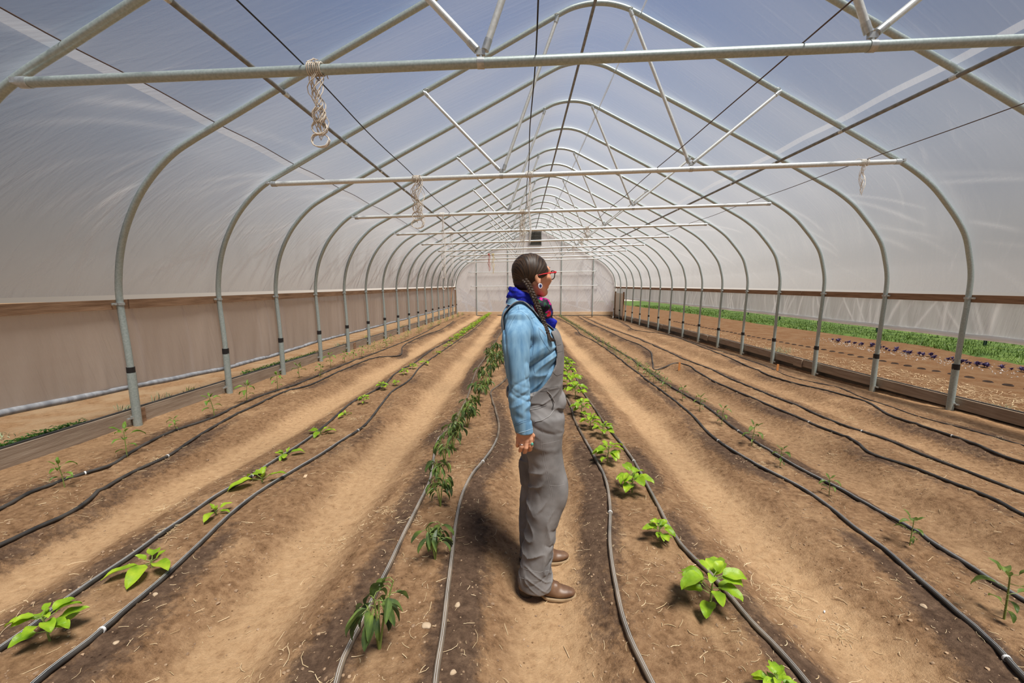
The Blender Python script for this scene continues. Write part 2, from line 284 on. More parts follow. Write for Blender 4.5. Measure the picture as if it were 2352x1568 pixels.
def soil_mat(name, outside=False, tint=(.62, .60, .58)):
    m = mat(name, (.4, .28, .17), .95, spec=.12); t = m.node_tree; N = t.nodes; L = t.links; b = N['Principled BSDF']
    co = N.new('ShaderNodeTexCoord')
    def noise(s, d=5, r=.6):
        n = N.new('ShaderNodeTexNoise'); n.inputs['Scale'].default_value = s; n.inputs['Detail'].default_value = d; n.inputs['Roughness'].default_value = r; L.new(co.outputs['Object'], n.inputs['Vector']); return n
    def ramp(src, p):
        r = N.new('ShaderNodeValToRGB'); L.new(src, r.inputs[0]); e = r.color_ramp.elements
        e[0].position, e[0].color = p[0][0], (*p[0][1], 1); e[1].position, e[1].color = p[-1][0], (*p[-1][1], 1)
        for a_, c_ in p[1:-1]: q = e.new(a_); q.color = (*c_, 1)
        return r
    def mix(f, a, b_, t='MIX'):
        x = N.new('ShaderNodeMix'); x.data_type = 'RGBA'; x.blend_type = t
        for s_, v in ((0, f), (6, a), (7, b_)):
            if isinstance(v, (int, float)): x.inputs[s_].default_value = v
            elif isinstance(v, tuple): x.inputs[s_].default_value = (*v, 1)
            else: L.new(v, x.inputs[s_])
        return x.outputs[2]
    n1 = noise(3.2, 6); n2 = noise(26, 6, .7); n3 = noise(170, 5, .8)
    bed = ramp(n2.outputs[0], [(.30, (.150, .080, .038)), (.47, (.285, .162, .083)), (.7, (.43, .262, .140))])
    path = ramp(n2.outputs[0], [(.28, (.37, .215, .108)), (.45, (.54, .335, .176)), (.72, (.66, .43, .238))])
    if outside:
        col = mix(.5, bed.outputs[0], path.outputs[0]); col = mix(1.0, col, tint, 'MULTIPLY')
        g1 = ramp(n1.outputs[0], [(.42, (0, 0, 0)), (.62, (1, 1, 1))])
        col = mix(g1.outputs[0], col, (.50*tint[0]*1.05, .35*tint[1]*1.05, .21*tint[2]*1.05)); hgt = n2
    else:
        pa = N.new('ShaderNodeAttribute'); pa.attribute_name = 'path'; we = N.new('ShaderNodeAttribute'); we.attribute_name = 'wet'
        col = mix(pa.outputs['Fac'], bed.outputs[0], path.outputs[0])
        # dry crust patches
        dr = ramp(n1.outputs[0], [(.52, (0, 0, 0)), (.68, (.55, .55, .55))]); col = mix(dr.outputs[0], col, path.outputs[0])
        # damp soil along the hoses
        ws = N.new('ShaderNodeMath'); ws.operation = 'ADD'; L.new(we.outputs['Fac'], ws.inputs[0])
        wn = N.new('ShaderNodeMapRange'); wn.inputs[1].default_value = .3; wn.inputs[2].default_value = .7; wn.inputs[3].default_value = -.38; wn.inputs[4].default_value = .38; L.new(noise(22, 8, .8).outputs[0], wn.inputs[0]); L.new(wn.outputs[0], ws.inputs[1])
        wr = ramp(ws.outputs[0], [(.36, (0, 0, 0)), (.52, (.45, .45, .45)), (.80, (.85, .85, .85))])
        dark = ramp(n2.outputs[0], [(.3, (.050, .031, .022)), (.55, (.115, .072, .050)), (.75, (.21, .135, .088))])
        col = mix(wr.outputs[0], col, dark.outputs[0])
    vo = N.new('ShaderNodeTexVoronoi'); vo.inputs['Scale'].default_value = 38; L.new(co.outputs['Object'], vo.inputs['Vector']); vr = ramp(vo.outputs['Distance'], [(.10, (.42, .38, .35)), (.20, (1, 1, 1))]); gate = ramp(noise(7, 3).outputs[0], [(.50, (0, 0, 0)), (.60, (1, 1, 1))]); col = mix(gate.outputs[0], col, mix(1.0, col, vr.outputs[0], 'MULTIPLY'))
    sp = ramp(n3.outputs[0], [(.27, (.55, .55, .55)), (.42, (1, 1, 1)), (.74, (1, 1, 1)), (.84, (1.35, 1.3, 1.2))]); col = mix(1.0, col, sp.outputs[0], 'MULTIPLY')
    L.new(col, b.inputs['Base Color'])
    ad = N.new('ShaderNodeMath'); ad.operation = 'MULTIPLY_ADD'; ad.inputs[1].default_value = .35; L.new(n3.outputs[0], ad.inputs[0]); L.new(n2.outputs[0], ad.inputs[2])
    bp = N.new('ShaderNodeBump'); bp.inputs['Strength'].default_value = .75; bp.inputs['Distance'].default_value = .03; L.new(ad.outputs[0], bp.inputs['Height']); L.new(bp.outputs[0], b.inputs['Normal'])
    return m
M['soil'] = soil_mat('bed_soil'); M['soil_out'] = soil_mat('field_soil', True); M['soil_red'] = soil_mat('red_field_soil', True, (.40, .33, .28))
ys_ = [-3.0, -2, -1, -.4, 0, .3, .5, .7, .85, 1.0]
while ys_[-1] < 23.9: ys_.append(ys_[-1]+max(.0125, ys_[-1]*.0085))
def wetf(X, Y):
    d = drip_dist(X, Y); nz = fbm(X*2.4, Y*1.6, 3); inb = 1-sst(.62, .9, bedt(X))
    bcx = np.abs(X-(np.round((X+.04)/1.25)*1.25-.04)); a = np.exp(-(d/.12)**2)*(.66+.80*nz)*(1-.65*(1-sst(.07, .15, bcx))); bsp = np.where(np.abs(X) < 1.7, 1.35, .95)
    return np.clip(a*bsp+.16*inb*(nz+.25), 0, 1)
def pathf(X, Y):
    t = bedt(X+.05*fbm(X*1.2, Y*.9, 2)); p = sst(.58, .88, t+.10*fbm(X*5, Y*3, 3)); p = np.where(np.abs(X) > 4.15, .35, p)
    far = np.where(X > 1.5, .32, np.where(X < -3.4, .7, 1.0)); return np.clip(p*far, 0, 1)
floor = grid_obj('floor', np.arange(-4.62, 4.63, .0165), np.array(ys_), H, M['soil'], {'wet': wetf, 'path': pathf})
tag(floor, kind='structure', label='tan soil floor ridged into long planting beds')
def HO(x, y):
    x = np.asarray(x, float); y = np.asarray(y, float)
    base = np.where(x > 0, G(4.6, y)+.02, G(-4.6, y)+.03)
    return base+.02*fbm(x*1.4, y*1.4, 3)+.01*fbm(x*6, y*6, 2)
for nm, xs in (('ground_right', np.r_[np.arange(4.6, 12, .06), np.arange(12, 60, 1.0)]), ('ground_left', np.r_[np.arange(-60, -9, 1.0), np.arange(-9, -4.59, .06)])):
    o = grid_obj(nm, xs, np.r_[np.arange(-8, 2, .3), np.arange(2, 12, .06), np.arange(12, 60, .5)], HO, M['soil_red' if 'right' in nm else 'soil_out']); tag(o, kind='structure', label='bare field soil outside the '+nm.split('_')[1]+' side of the greenhouse')

o = grid_obj('ground_back', np.arange(-4.62, 4.7, .5), np.arange(23.86, 60, .5), lambda x, y: G(x, y)*1.0, M['soil_out']); tag(o, kind='structure', label='bare soil beyond the end wall')
# drip hoses
HN = {'A': 'first bed from the left', 'B': 'second bed from the left', 'C': 'third bed from the left, behind the wilted peppers', 'D': 'fourth bed from the left, right of the woman', 'E': 'third bed from the right', 'F': 'second bed from the right', 'G': 'bed along the right baseboard'}
for k_, P in DW.items():
    rad = .0115 if k_ != 'G2' else .006
    Z = H(P[:, 0], P[:, 1]); Z = np.convolve(np.pad(Z, 3, 'edge'), np.ones(7)/7, 'valid'); Z = np.maximum(Z, H(P[:, 0], P[:, 1])-.004)+rad*.8
    root = empty('drip_hose', (P[0, 0], P[0, 1], Z[0]), ('left' if k_[1] == '1' else 'right')+' black drip hose on the '+HN[k_[0]], 'drip hose', 'drip hoses laid along the planting beds')
    mb = MB(); mb.tube(np.c_[P, Z], rad, 12); hose = put(mb.build('hose', M['hose_dusty'] if k_[0] in 'CD' else M['hose']), root)
    st = MB(); m_ = P[:, 1] < 3.6
    if k_[0] in 'BCDE' and m_.sum() > 4:
        for dx in (-.0035, .0035):
            q = np.c_[P[m_], Z[m_]+rad*.97]; q[:, 0] += dx; st.tube(q, .0007, 4)
        o = put(st.build('stripe', M['clip']), root); tag(o, label='pale printed lines along the top of the hose')
    for tt in (.12, .22, .36):
        i = int(len(P)*tt); cl = MB(); a = np.r_[P[i], Z[i]]; d = np.r_[P[i+1], Z[i+1]]-a; d /= np.linalg.norm(d)
        cl.tube([a-d*.004, a+d*.004], rad+.0025, 12); put(cl.build('clip', M['clip']), root)
# ---------------------------------------------------------------- greenhouse frame
PROF_L = [(-4.50, -.25), (-4.505, .8), (-4.525, 1.375), (-4.50, 1.65), (-4.44, 1.90), (-4.35, 2.12), (-4.22, 2.34), (-4.06, 2.53), (-3.88, 2.69), (-3.70, 2.80), (-3.45, 2.93), (-2.86, 3.235), (-1.86, 3.74), (-1.2, 4.075), (-.55, 4.41)]
PROF_R = [(4.50, -.25), (4.515, .8), (4.53, 1.375), (4.52, 1.65), (4.46, 1.90), (4.39, 2.10), (4.28, 2.27), (4.13, 2.45), (3.94, 2.65), (3.70, 2.83), (3.42, 2.99), (2.84, 3.30), (2.06, 3.70), (1.5, 3.99), (.62, 4.43)]
def cr2(P, n=6):
    P = [np.array(p, float) for p in P]; P = [2*P[0]-P[1]]+P+[2*P[-1]-P[-2]]; o = []
    for i in range(1, len(P)-2):
        for j in range(n):
            t = j/n; a, b, c, d = P[i-1:i+3]
            o.append(.5*((2*b)+(-a+c)*t+(2*a-5*b+4*c-d)*t*t+(-a+3*b-3*c+d)*t**3))
    return np.array(o+[P[-2]])
TOP = [(-.40, 4.485), (-.25, 4.553), (-.10, 4.59), (.05, 4.603), (.20, 4.592), (.36, 4.552), (.5, 4.49)]
PROF = cr2(PROF_L+TOP+PROF_R[::-1], 5)
def YK(k): return 2.5592+1.22*k if k <= 12 else 2.5592+1.22*12+(k-12)*1.28
def hoopY(k, x): return YK(k)+max(0, x/4.5)*{2: .04, 3: -.055, 4: -.03}.get(k, 0)+max(0, -x/4.5)*{1: -.02, 2: .025}.get(k, 0)
def ztop(x): return float(np.interp(x, PROF[6:-6, 0], PROF[6:-6, 1]))
KS = list(range(-1, 18))
kname = lambda k: 'hoop standing just behind the camera' if k < 0 else (ORD[k]+' steel arch hoop from the camera' if k < 17 else 'last steel arch hoop at the end wall')
for k in KS:
    P3 = np.array([(x, hoopY(k, x), z) for x, z in PROF])
    zb = lambda x: Hs(x, hoopY(k, x))
    root = empty('arch_hoop', (0, YK(k), float(G(0, YK(k)))), 'galvanized '+kname(k), 'greenhouse hoop', 'steel arch hoops')
    P3 = P3[P3[:, 2] > np.where(P3[:, 0] < 0, zb(-4.5), zb(4.5))+.36]
    mb = MB(); mb.tube(P3, .0275, 14 if k < 6 else 8); put(mb.build('arch', M['steel']), root)
    for sgn in (-1, 1):
        x = 4.505*sgn; Yh = hoopY(k, x); gz = zb(x); tz = gz+.52
        mb = MB(); mb.tube([(x, Yh, gz-.12), (x, Yh, tz)], .0355, 14); put(mb.build('ground_post', M['steel']), root)
        mb = MB(); mb.tube([(x+.001*sgn, Yh, tz-.012), (x, Yh, tz+.055)], .0372 if k > 1 else .034, 12); o = put(mb.build('tape_wrap', M['tape']), root); tag(o, label='black tape wrap over the post joint')
        for zz, rr in ((1.375, .031), (gz+.085, .039)):
            mb = MB(); mb.tube([(x*1.003, Yh, zz-.012), (x*1.003, Yh, zz+.012)], rr, 14)
            mb.box((x*1.003, Yh-.062, zz), (.006, .05, .022)); mb.tube([(x*1.003-.018, Yh-.07, zz), (x*1.003+.018, Yh-.07, zz)], .006, 6)
            put(mb.build('pipe_clamp', M['clamp']), root)
# roof trusses: tie bar and four struts
def rod(mb, a, b, r, n=10): mb.tube([a, b], r, n)
for k in range(0, 18, 2):
    y = YK(k); xl, xr = -3.68, 3.44+(.0 if k else .03); zl, zr = 2.715, 2.905
    ysh = y-.045; zb_ = lambda x: zl+(zr-zl)*(x-xl)/(xr-xl)
    root = empty('tie_bar_truss', (0, ysh, zb_(0)), ('tie bar truss with web struts, '+ORD[k//2]+' of those crossing the roof') if k < 16 else 'tie bar truss with web struts next to the end wall', 'roof truss', 'roof trusses')
    mb = MB(); rod(mb, (xl, ysh, zl), (xr, ysh, zr), .0275, 16); put(mb.build('tie_bar', M['steel_bright'] if k > 1 else M['steel']), root)
    for x_, z_ in ((xl, zl), (xr, zr)):
        mb = MB(); rod(mb, (x_-.03, ysh, z_), (x_+.03, ysh, z_), .0315, 12); s_ = 1 if x_ > 0 else -1
        rod(mb, (x_+s_*.02, ysh, z_), (x_+s_*.085, ysh+.02, z_+.02), .009, 6); mb.box((x_+s_*.085, ysh+.02, z_+.02), (.03, .03, .03))
        put(mb.build('end_clamp', M['clamp']), root)
    for xj, tops in ((-1.02, ((-1.87, -1), (-.40, 1))), (1.14, ((.40, -1), (2.06, 1)))):
        zj = zb_(xj)
        mb = MB(); rod(mb, (xj-.02, ysh, zj), (xj+.02, ysh, zj), .031, 14); rod(mb, (xj, ysh, zj+.02), (xj, ysh, zj+.068), .011, 8); mb.box((xj, ysh, zj+.055), (.05, .022, .03)); put(mb.build('hinge_clamp', M['clamp']), root)
        for xt, s_ in tops:
            zt = ztop(xt)-.055; a = np.array([xj+.028*s_, ysh, zj+.075]); b = np.array([xt, ysh, zt]); d = (b-a)/np.linalg.norm(b-a)
            mb = MB(); rod(mb, a, b, .0185 if k else .020, 12); st = put(mb.build('strut', M['steel_bright']), root)
            mb = MB(); rod(mb, a-d*.01, a+d*.05, .0225, 12); put(mb.build('strut_cap', M['clamp']), root); mb = MB(); rod(mb, b-d*.045, b+d*.008, .0225, 12); rod(mb, b, b+d*.035, .008, 6)
            mb.tube([(xt, y-.0, zt+.055) + np.array((.034*math.cos(q), .034*math.sin(q)*1, 0)) for q in np.linspace(0, 6.28, 13)], .004, 5)
            o = put(mb.build('strut_cap', M['clamp']), root)
# purlins
YN, YF = -.6, YK(17)
for nm, x, z, r_, lb in (('ridge_purlin', .0, 4.555, .019, 'ridge purlin pipe running along the peak under the hoops'), ('side_purlin', -2.835, 3.185, .0185, 'dull side purlin pipe running under the left roof slope'), ('side_purlin', 2.82, 3.25, .0185, 'dull side purlin pipe running under the right roof slope')):
    mb = MB(); mb.tube([(x, y, z) for y in np.linspace(YN, YF, 12)], r_, 12); o = mb.build(nm, M['steel_dark'], loc=(x, YN, z)); tag(o, lb, 'purlin')
    if nm == 'side_purlin':
        for k in range(0, 17): cl = MB(); cl.tube([(x, YK(k)-.03, z), (x, YK(k)+.03, z)], .0225, 8); put(cl.build('purlin_clamp', M['clamp']), o)
# wires lying on the tie bars
for x, nm, mt in ((-2.04, 'over the left of the tie bars', 'wire'), (-.715, 'over the middle of the tie bars', 'wire'), (.76, 'over the right middle of the tie bars', 'rust'), (3.08, 'over the right ends of the tie bars', 'rust')):
    P = []
    for k in range(-1, 17):
        for q in np.linspace(0, 1, 6)[:-1]:
            y = YK(k)+q*1.22; ph = ((y-YK(0))/2.44) % 1; P.append((x+.006*math.sin(y*3), y-.045, 2.715+.19*(x+3.68)/7.12+.033-.012*math.sin(math.pi*ph)**2))
    mb = MB(); mb.tube(P, .0042, 6); o = mb.build('trellis_wire', M[mt], loc=P[0]); tag(o, ('black' if mt == 'wire' else 'brown')+' trellis wire stretched lengthwise '+nm, 'wire', 'trellis wires')

# ---------------------------------------------------------------- polythene skin
def film_grid(name, S, ys, m, uvs=1.0, foldf=None, creasef=None):
    """S(y) -> list of (x, z) cross-section points; returns sheet with uv = metres"""
    n = len(S(ys[0])); V = np.zeros((len(ys), n, 3))
    for i, y in enumerate(ys):
        s_ = np.array(S(y)); V[i, :, 0] = s_[:, 0]; V[i, :, 2] = s_[:, 1]; V[i, :, 1] = y
    me = bpy.data.meshes.new(name); ny, nx = len(ys), n
    i = np.arange((ny-1)*(nx-1)); r_, c_ = i//(nx-1), i % (nx-1); a = r_*nx+c_; f = np.c_[a, a+1, a+nx+1, a+nx]
    me.vertices.add(ny*nx); me.vertices.foreach_set('co', V.ravel()); me.loops.add(len(f)*4); me.loops.foreach_set('vertex_index', f.ravel())
    me.polygons.add(len(f)); me.polygons.foreach_set('loop_start', np.arange(len(f))*4); me.update(calc_edges=True); me.polygons.foreach_set('use_smooth', [True]*len(f))
    L0 = np.array(S(YK(0)-.61)); al = np.r_[0, np.cumsum(np.linalg.norm(np.diff(L0, axis=0), axis=1))]
    U = np.stack([np.repeat(np.array(ys)[:, None], nx, 1), np.repeat(al[None], ny, 0)], 2).reshape(-1, 2)
    uvl = me.uv_layers.new(name='UVMap'); uvl.data.foreach_set('uv', U[f.ravel()].ravel())
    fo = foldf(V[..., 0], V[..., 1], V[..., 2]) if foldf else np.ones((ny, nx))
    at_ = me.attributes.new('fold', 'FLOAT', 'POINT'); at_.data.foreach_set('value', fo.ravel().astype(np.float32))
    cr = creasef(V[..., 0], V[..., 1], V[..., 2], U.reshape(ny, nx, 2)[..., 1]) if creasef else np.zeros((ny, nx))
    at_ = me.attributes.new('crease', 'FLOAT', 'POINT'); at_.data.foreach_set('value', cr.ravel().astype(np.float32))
    me.materials.append(m); o = bpy.data.objects.new(name, me); C.objects.link(o); return o
seg = PROF[(PROF[:, 1] > 1.36)]
i0 = np.argmax(PROF[:, 1] > 1.40); i1 = len(PROF)-np.argmax(PROF[::-1, 1] > 1.40)
SK = cr2(PROF[i0:i1], 2)
tg = np.gradient(SK, axis=0); tg /= np.linalg.norm(tg, axis=1)[:, None]; NR = np.c_[-tg[:, 1], tg[:, 0]]   # outward (left side to right side)
NR[NR[:, 1]*1 < -9] *= -1
al_ = np.r_[0, np.cumsum(np.linalg.norm(np.diff(SK, axis=0), axis=1))]
edge = np.minimum(al_, al_[-1]-al_)
def roofS(y):
    ph = ((y-YK(0))/1.22) % 1; sag = .022*math.sin(math.pi*ph)**2
    a = .034+sag*np.clip(edge/.6, 0, 1)
    a = a+np.clip(1-edge/.35, 0, 1)*.055
    # pulled folds rising from the hip boards
    wv = fbm(np.full(len(edge), y*2.3)+edge*1.3, edge*.5+np.where(SK[:, 0] < 0, 0, 9), 3)
    a = a+.03*wv*np.exp(-((edge-.75)/.55)**2)*math.sin(math.pi*ph)**.5 if ph > 0 else a
    return SK+NR*a[:, None] if NR[len(NR)//2, 1] > 0 else SK-NR*a[:, None]
ysf = np.arange(-3.0, YK(17)+.03, .024)
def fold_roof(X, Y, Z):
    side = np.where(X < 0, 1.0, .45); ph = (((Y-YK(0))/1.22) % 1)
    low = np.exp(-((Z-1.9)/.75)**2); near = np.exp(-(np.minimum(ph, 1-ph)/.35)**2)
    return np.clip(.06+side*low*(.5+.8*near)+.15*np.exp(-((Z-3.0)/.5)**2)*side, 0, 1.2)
def lines_crease(Y, S, lines):
    o = np.zeros(Y.shape)
    for (ya, sa, yb, sb, w_, amp) in lines:
        dy, ds = yb-ya, sb-sa; L2 = dy*dy+ds*ds; lo, hi = min(ya, yb)-.15, max(ya, yb)+.15; r_ = np.where((Y[:, 0] > lo) & (Y[:, 0] < hi))[0]
        if not len(r_): continue
        y, s = Y[r_], S[r_]; t = ((y-ya)*dy+(s-sa)*ds)/L2; tt = np.clip(t, 0, 1); dd = np.hypot(y-ya-tt*dy-.03*np.sin(tt*4)*ds, s-sa-tt*ds); o[r_] = np.maximum(o[r_], amp*np.exp(-(dd/w_)**2)*(np.sin(np.clip(tt, 0.02, .98)*math.pi)**.35))
    return o
rf = np.random.default_rng(3); RL = []; RR = []
for k in range(-2, 17):
    for j in range(9):   # left side: pulled from the hoop bend down and back to the hip board
        s0 = rf.uniform(.45, 1.25); y1 = YK(k)-rf.uniform(.15, 1.15); RL.append((YK(k)-.04, s0, y1, rf.uniform(.0, .12) if j < 6 else s0-.35, rf.uniform(.020, .036), rf.uniform(.25, 1)*(1 if rf.random() < .6 else .5)))
    for j in range(4): s0 = rf.uniform(1.0, 2.4); RL.append((YK(k)-.03, s0, YK(k)-rf.uniform(.5, 1.1), s0-rf.uniform(.2, .7), rf.uniform(.03, .055), rf.uniform(.12, .35)))
    for j in range(5): s0 = rf.uniform(.3, 1.9); RR.append((YK(k)-.04, s0, YK(k)-rf.uniform(.3, 1.1), s0-rf.uniform(.2, .7), rf.uniform(.024, .045), rf.uniform(.10, .32)))
TOT = None
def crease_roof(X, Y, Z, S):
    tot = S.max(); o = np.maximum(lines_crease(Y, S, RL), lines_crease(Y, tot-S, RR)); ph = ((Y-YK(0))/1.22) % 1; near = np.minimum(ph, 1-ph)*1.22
    glow_wisp = np.clip(vn(Y*6, S*1.6)*1.3-.25, 0, 1)*np.clip(vn(Y*23+7, S*5)+.3, 0, 1); return np.clip(o+.28*np.exp(-((Z-1.35)/.30)**2)+.35*np.exp(-(near/.09)**2)*glow_wisp, 0, 1)  # wisps beside the hoops paint a soft glow into the crease value
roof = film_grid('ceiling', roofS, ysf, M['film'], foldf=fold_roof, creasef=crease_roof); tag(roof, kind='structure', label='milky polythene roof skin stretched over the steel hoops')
# lap strips on the slopes
for xc, nm in ((-3.47, 'left'), (2.76, 'right')):
    i = np.argmin(np.abs(SK[:, 0]-xc)); w_ = .036
    def bandS(y):
        R = np.array(roofS(y)); c = R[i]; t_ = tg[i]; n_ = np.array([0, -1.0]); return [c+t_*q*w_+n_*.006 for q in (-1, 0, 1)]
    o = film_grid('trim_'+('1' if xc < 0 else '2'), bandS, ysf[::3], M['film_band'], foldf=lambda X, Y, Z: X*0+.2); tag(o, kind='structure', label='pale doubled seam strip of film along the '+nm+' roof slope')
    if xc < 0:
        mb = MB(); mb.tube([np.r_[np.array(roofS(y))[i]+tg[i]*(w_+.012)+np.array((.0, -.012)), 0][[0, 2, 1]]+np.array((0, y, 0)) for y in ysf[::6]], .0045, 5); o = mb.build('seam_rope', M['rust'], loc=(-3.4, -1.2, 2.95)); tag(o, 'thin dark rope following the left roof seam strip', 'rope')
# roll-up side curtains
def curtain(sgn, zbot, nm, rt, rm):
    xo = 4.575*sgn
    def S(y):
        zb_ = zbot(y); z = np.linspace(1.40, zb_, 24); ph = ((y-YK(0))/1.22) % 1
        f = np.array([.012*float(fbm(np.array(y*5.0), np.array(q*.7), 3))*(.5+2*(1.4-q)) for q in z])
        if sgn > 0: f = f*1.4
        return np.c_[xo+sgn*(.01+.008*math.sin(math.pi*ph))+f, z]
    ys = np.arange(-1.2, YK(17), .014); cl_ = []
    for k in range(-1, 17):
        nn = (9 if 2 <= k <= 8 else 3) if sgn > 0 else 2
        for j in range(nn):
            yc = YK(k)+rf.uniform(0, 1.22); cl_.append((yc, .02, yc+(rf.uniform(-.35, .35) if sgn > 0 else .1), .47 if sgn > 0 else .7, rf.uniform(.014, .024), rf.uniform(.2, .9) if sgn > 0 else .2))
    o = film_grid(nm, S, ys, M['film_bounce'] if sgn < 0 else M['film_side'], foldf=lambda X, Y, Z: (Z*0+(.25 if sgn < 0 else .5)), creasef=lambda X, Y, Z, S: lines_crease(Y, S, cl_))
    tag(o, kind='structure', label='milky side curtain hanging below the '+('left' if sgn < 0 else 'right')+' hip board')
    mb = MB(); mb.tube([(xo+sgn*.02, y, zbot(y)+.003*math.sin(y*7)) for y in np.arange(-1.2, YK(17), .15)], .027 if sgn < 0 else .031, 14)
    r_ = mb.build('roll_tube', rm); put(r_, o); tag(r_, label=rt)
M['roll_l'] = noisy('grey_rolled_film', (.25, .26, .28), (.40, .41, .43), 7, .6, stretch=(1, 3, 1), bump=.004, bscale=12)
M['roll_r'] = film_mat('white_rolled_film', base=(.93, .93, .93), open_=0)
zL = lambda y: float(np.interp(y, [-2, 2.8, 3.74, 5.06, 6.3, 7.5, 18, 25], [.68, .62, .57, .49, .475, .50, .37, .30]))
zR = lambda y: float(np.interp(y, [-2, 4.5, 10, 22, 25], [.92, .92, .91, .80, .78]))
curtain(-1, zL, 'wall_left', 'grey rolled bottom edge of the left curtain', M['roll_l'])
curtain(1, zR, 'wall_right', 'white rolled bottom edge of the right curtain', M['roll_r'])
# boards
def board(mb, x, y0, y1, z0f, z1f, th):
    n = max(2, int((y1-y0)/.3)); ys = np.linspace(y0, y1, n); V = []
    for y in ys:
        a, b = z0f(y), z1f(y); V += [(x-th/2, y, a), (x+th/2, y, a), (x+th/2, y, b), (x-th/2, y, b)]
    f = [(0, 1, 2, 3), tuple(4*(n-1)+q for q in (3, 2, 1, 0))]
    for i in range(n-1):
        for q in range(4): f.append((4*i+q, 4*i+(q+1) % 4, 4*i+4+(q+1) % 4, 4*i+4+q))
    mb.add(V, f)
for sgn, nm in ((-1, 'left'), (1, 'right')):
    x = sgn*4.562; jo = [-1.2, 3.86, 7.55, 11.2, 14.9, 18.5, 22.0, 23.9] if sgn < 0 else [-1.2, 3.3, 8.0, 11.6, 15.3, 19.0, 23.9]
    for j in range(len(jo)-1):
        mb = MB(); board(mb, x+.003*(j % 2), jo[j]+.006, jo[j+1]-.006, lambda y: 1.325, lambda y: 1.412, .038)
        o = mb.build('hip_board', M['wood_hip'], smooth=False, loc=(x, jo[j], 1.325)); tag(o, 'brown hip board on the '+nm+' side, '+ORD[j]+' length', 'board', 'hip boards')
    x = sgn*(4.575); jo = [-1.2, 3.84, 9.1, 13.0, 16.6, 20.2, 23.9] if sgn < 0 else [-1.2, 7.8, 11.8, 15.6, 19.6, 23.9]
    zt = (lambda y: Hs(-4.5, y)+.155) if sgn < 0 else (lambda y: float(G(4.5, y))+.155+.04*float(sst(6, 12, y)))
    ztS = (lambda y, f=zt: float(G(-4.5, y))+.15) if sgn < 0 else zt
    for j in range(len(jo)-1):
        mb = MB(); board(mb, x+.004*sgn*(j % 2), jo[j]+.005, jo[j+1]-.005, lambda y: ztS(y)-(.24 if sgn < 0 else .135), ztS, .04)
        mb_e = MB(); board(mb_e, x+.004*sgn*(j % 2)+.012*sgn, jo[j]+.005, jo[j+1]-.005, lambda y: ztS(y)-.002, lambda y: ztS(y)+.012, .026)
        o = mb.build('ground_board', M['wood_base'], smooth=False, loc=(x, jo[j], ztS(jo[j]))); tag(o, 'weathered ground board on the '+nm+' side, '+ORD[j]+' length', 'board', 'ground boards')
        e_ = put(mb_e.build('top_edging', M['hose'], smooth=False), o); tag(e_, label='black plastic strip along the top edge')
        if j:
            mb = MB(); mb.box((x-sgn*.03, jo[j]+.12*(1 if sgn > 0 else 0), ztS(jo[j])-.075), (.02, .24 if sgn > 0 else .09, .15)); b_ = put(mb.build('splice_block', M['wood_base'] if sgn > 0 else M['wood_hip'], smooth=False), o)
# dark strip added to stand in for shade below the right boards
mb = MB(); board(mb, 4.60, 2.0, 23.8, lambda y: float(G(4.5, y))-.20, lambda y: ztS(y)-.10, .008); o = mb.build('shade_strip', M['tape'], loc=(4.60, 2, 0)); tag(o, 'dark strip added for the shade in the gap beneath the right ground boards', 'shade strip')

# ---------------------------------------------------------------- end wall
YE = YK(17)+.06
gE = float(G(0, YE)); xs = np.linspace(-4.50, 4.50, 91)
pt = np.array([np.interp(x, PROF[14:-14, 0], PROF[14:-14, 1]) if abs(x) < 4.3 else None for x in xs], dtype=object)
def end_top(x):
    a = abs(x)
    P = PROF[PROF[:, 0] < 0] if x < 0 else PROF[PROF[:, 0] >= 0][::-1]
    return float(np.interp(a, np.abs(P[:, 0])[::-1], P[:, 1][::-1])) if a < 4.2 else float(np.interp(-a, -np.abs(P[4*4:, 0]), P[4*4:, 1]))
def end_pts():
    V = []; n = 90; ys = []
    xs2 = np.sin(np.linspace(-1, 1, 201)*math.pi/2)*4.5
    for x in xs2:
        Q = PROF[3:-3]; m_ = (Q[:, 0] < 0) if x < 0 else (Q[:, 0] >= 0); Q = Q[m_]; Q = Q[Q[:, 1] > 1.5]; o_ = np.argsort(np.abs(Q[:, 0])); zt_ = float(np.interp(abs(x), np.abs(Q[o_, 0]), Q[o_, 1]))
        for q in np.linspace(0, 1, n):
            z = gE-.02+(zt_-gE+.02)*q; V.append((x, YE+.02*float(fbm(np.array(x*1.3+z*.6), np.array(z*.5-x*.2), 3)), z))
    return V, 201, n
V, a_, b_ = end_pts(); me = bpy.data.meshes.new('wall_back')
f = [(i*b_+j, (i+1)*b_+j, (i+1)*b_+j+1, i*b_+j+1) for i in range(a_-1) for j in range(b_-1)]
me.from_pydata([tuple(v) for v in V], [], f); me.polygons.foreach_set('use_smooth', [True]*len(f))
uvl = me.uv_layers.new(name='UVMap'); uvl.data.foreach_set('uv', np.array([(V[i][0]*.9+7, V[i][2]) for q in f for i in q]).ravel())
at_ = me.attributes.new('fold', 'FLOAT', 'POINT'); at_.data.foreach_set('value', np.full(len(V), .6, np.float32))
rf2 = np.random.default_rng(9); VA = np.array(V); ce = np.zeros(len(VA))
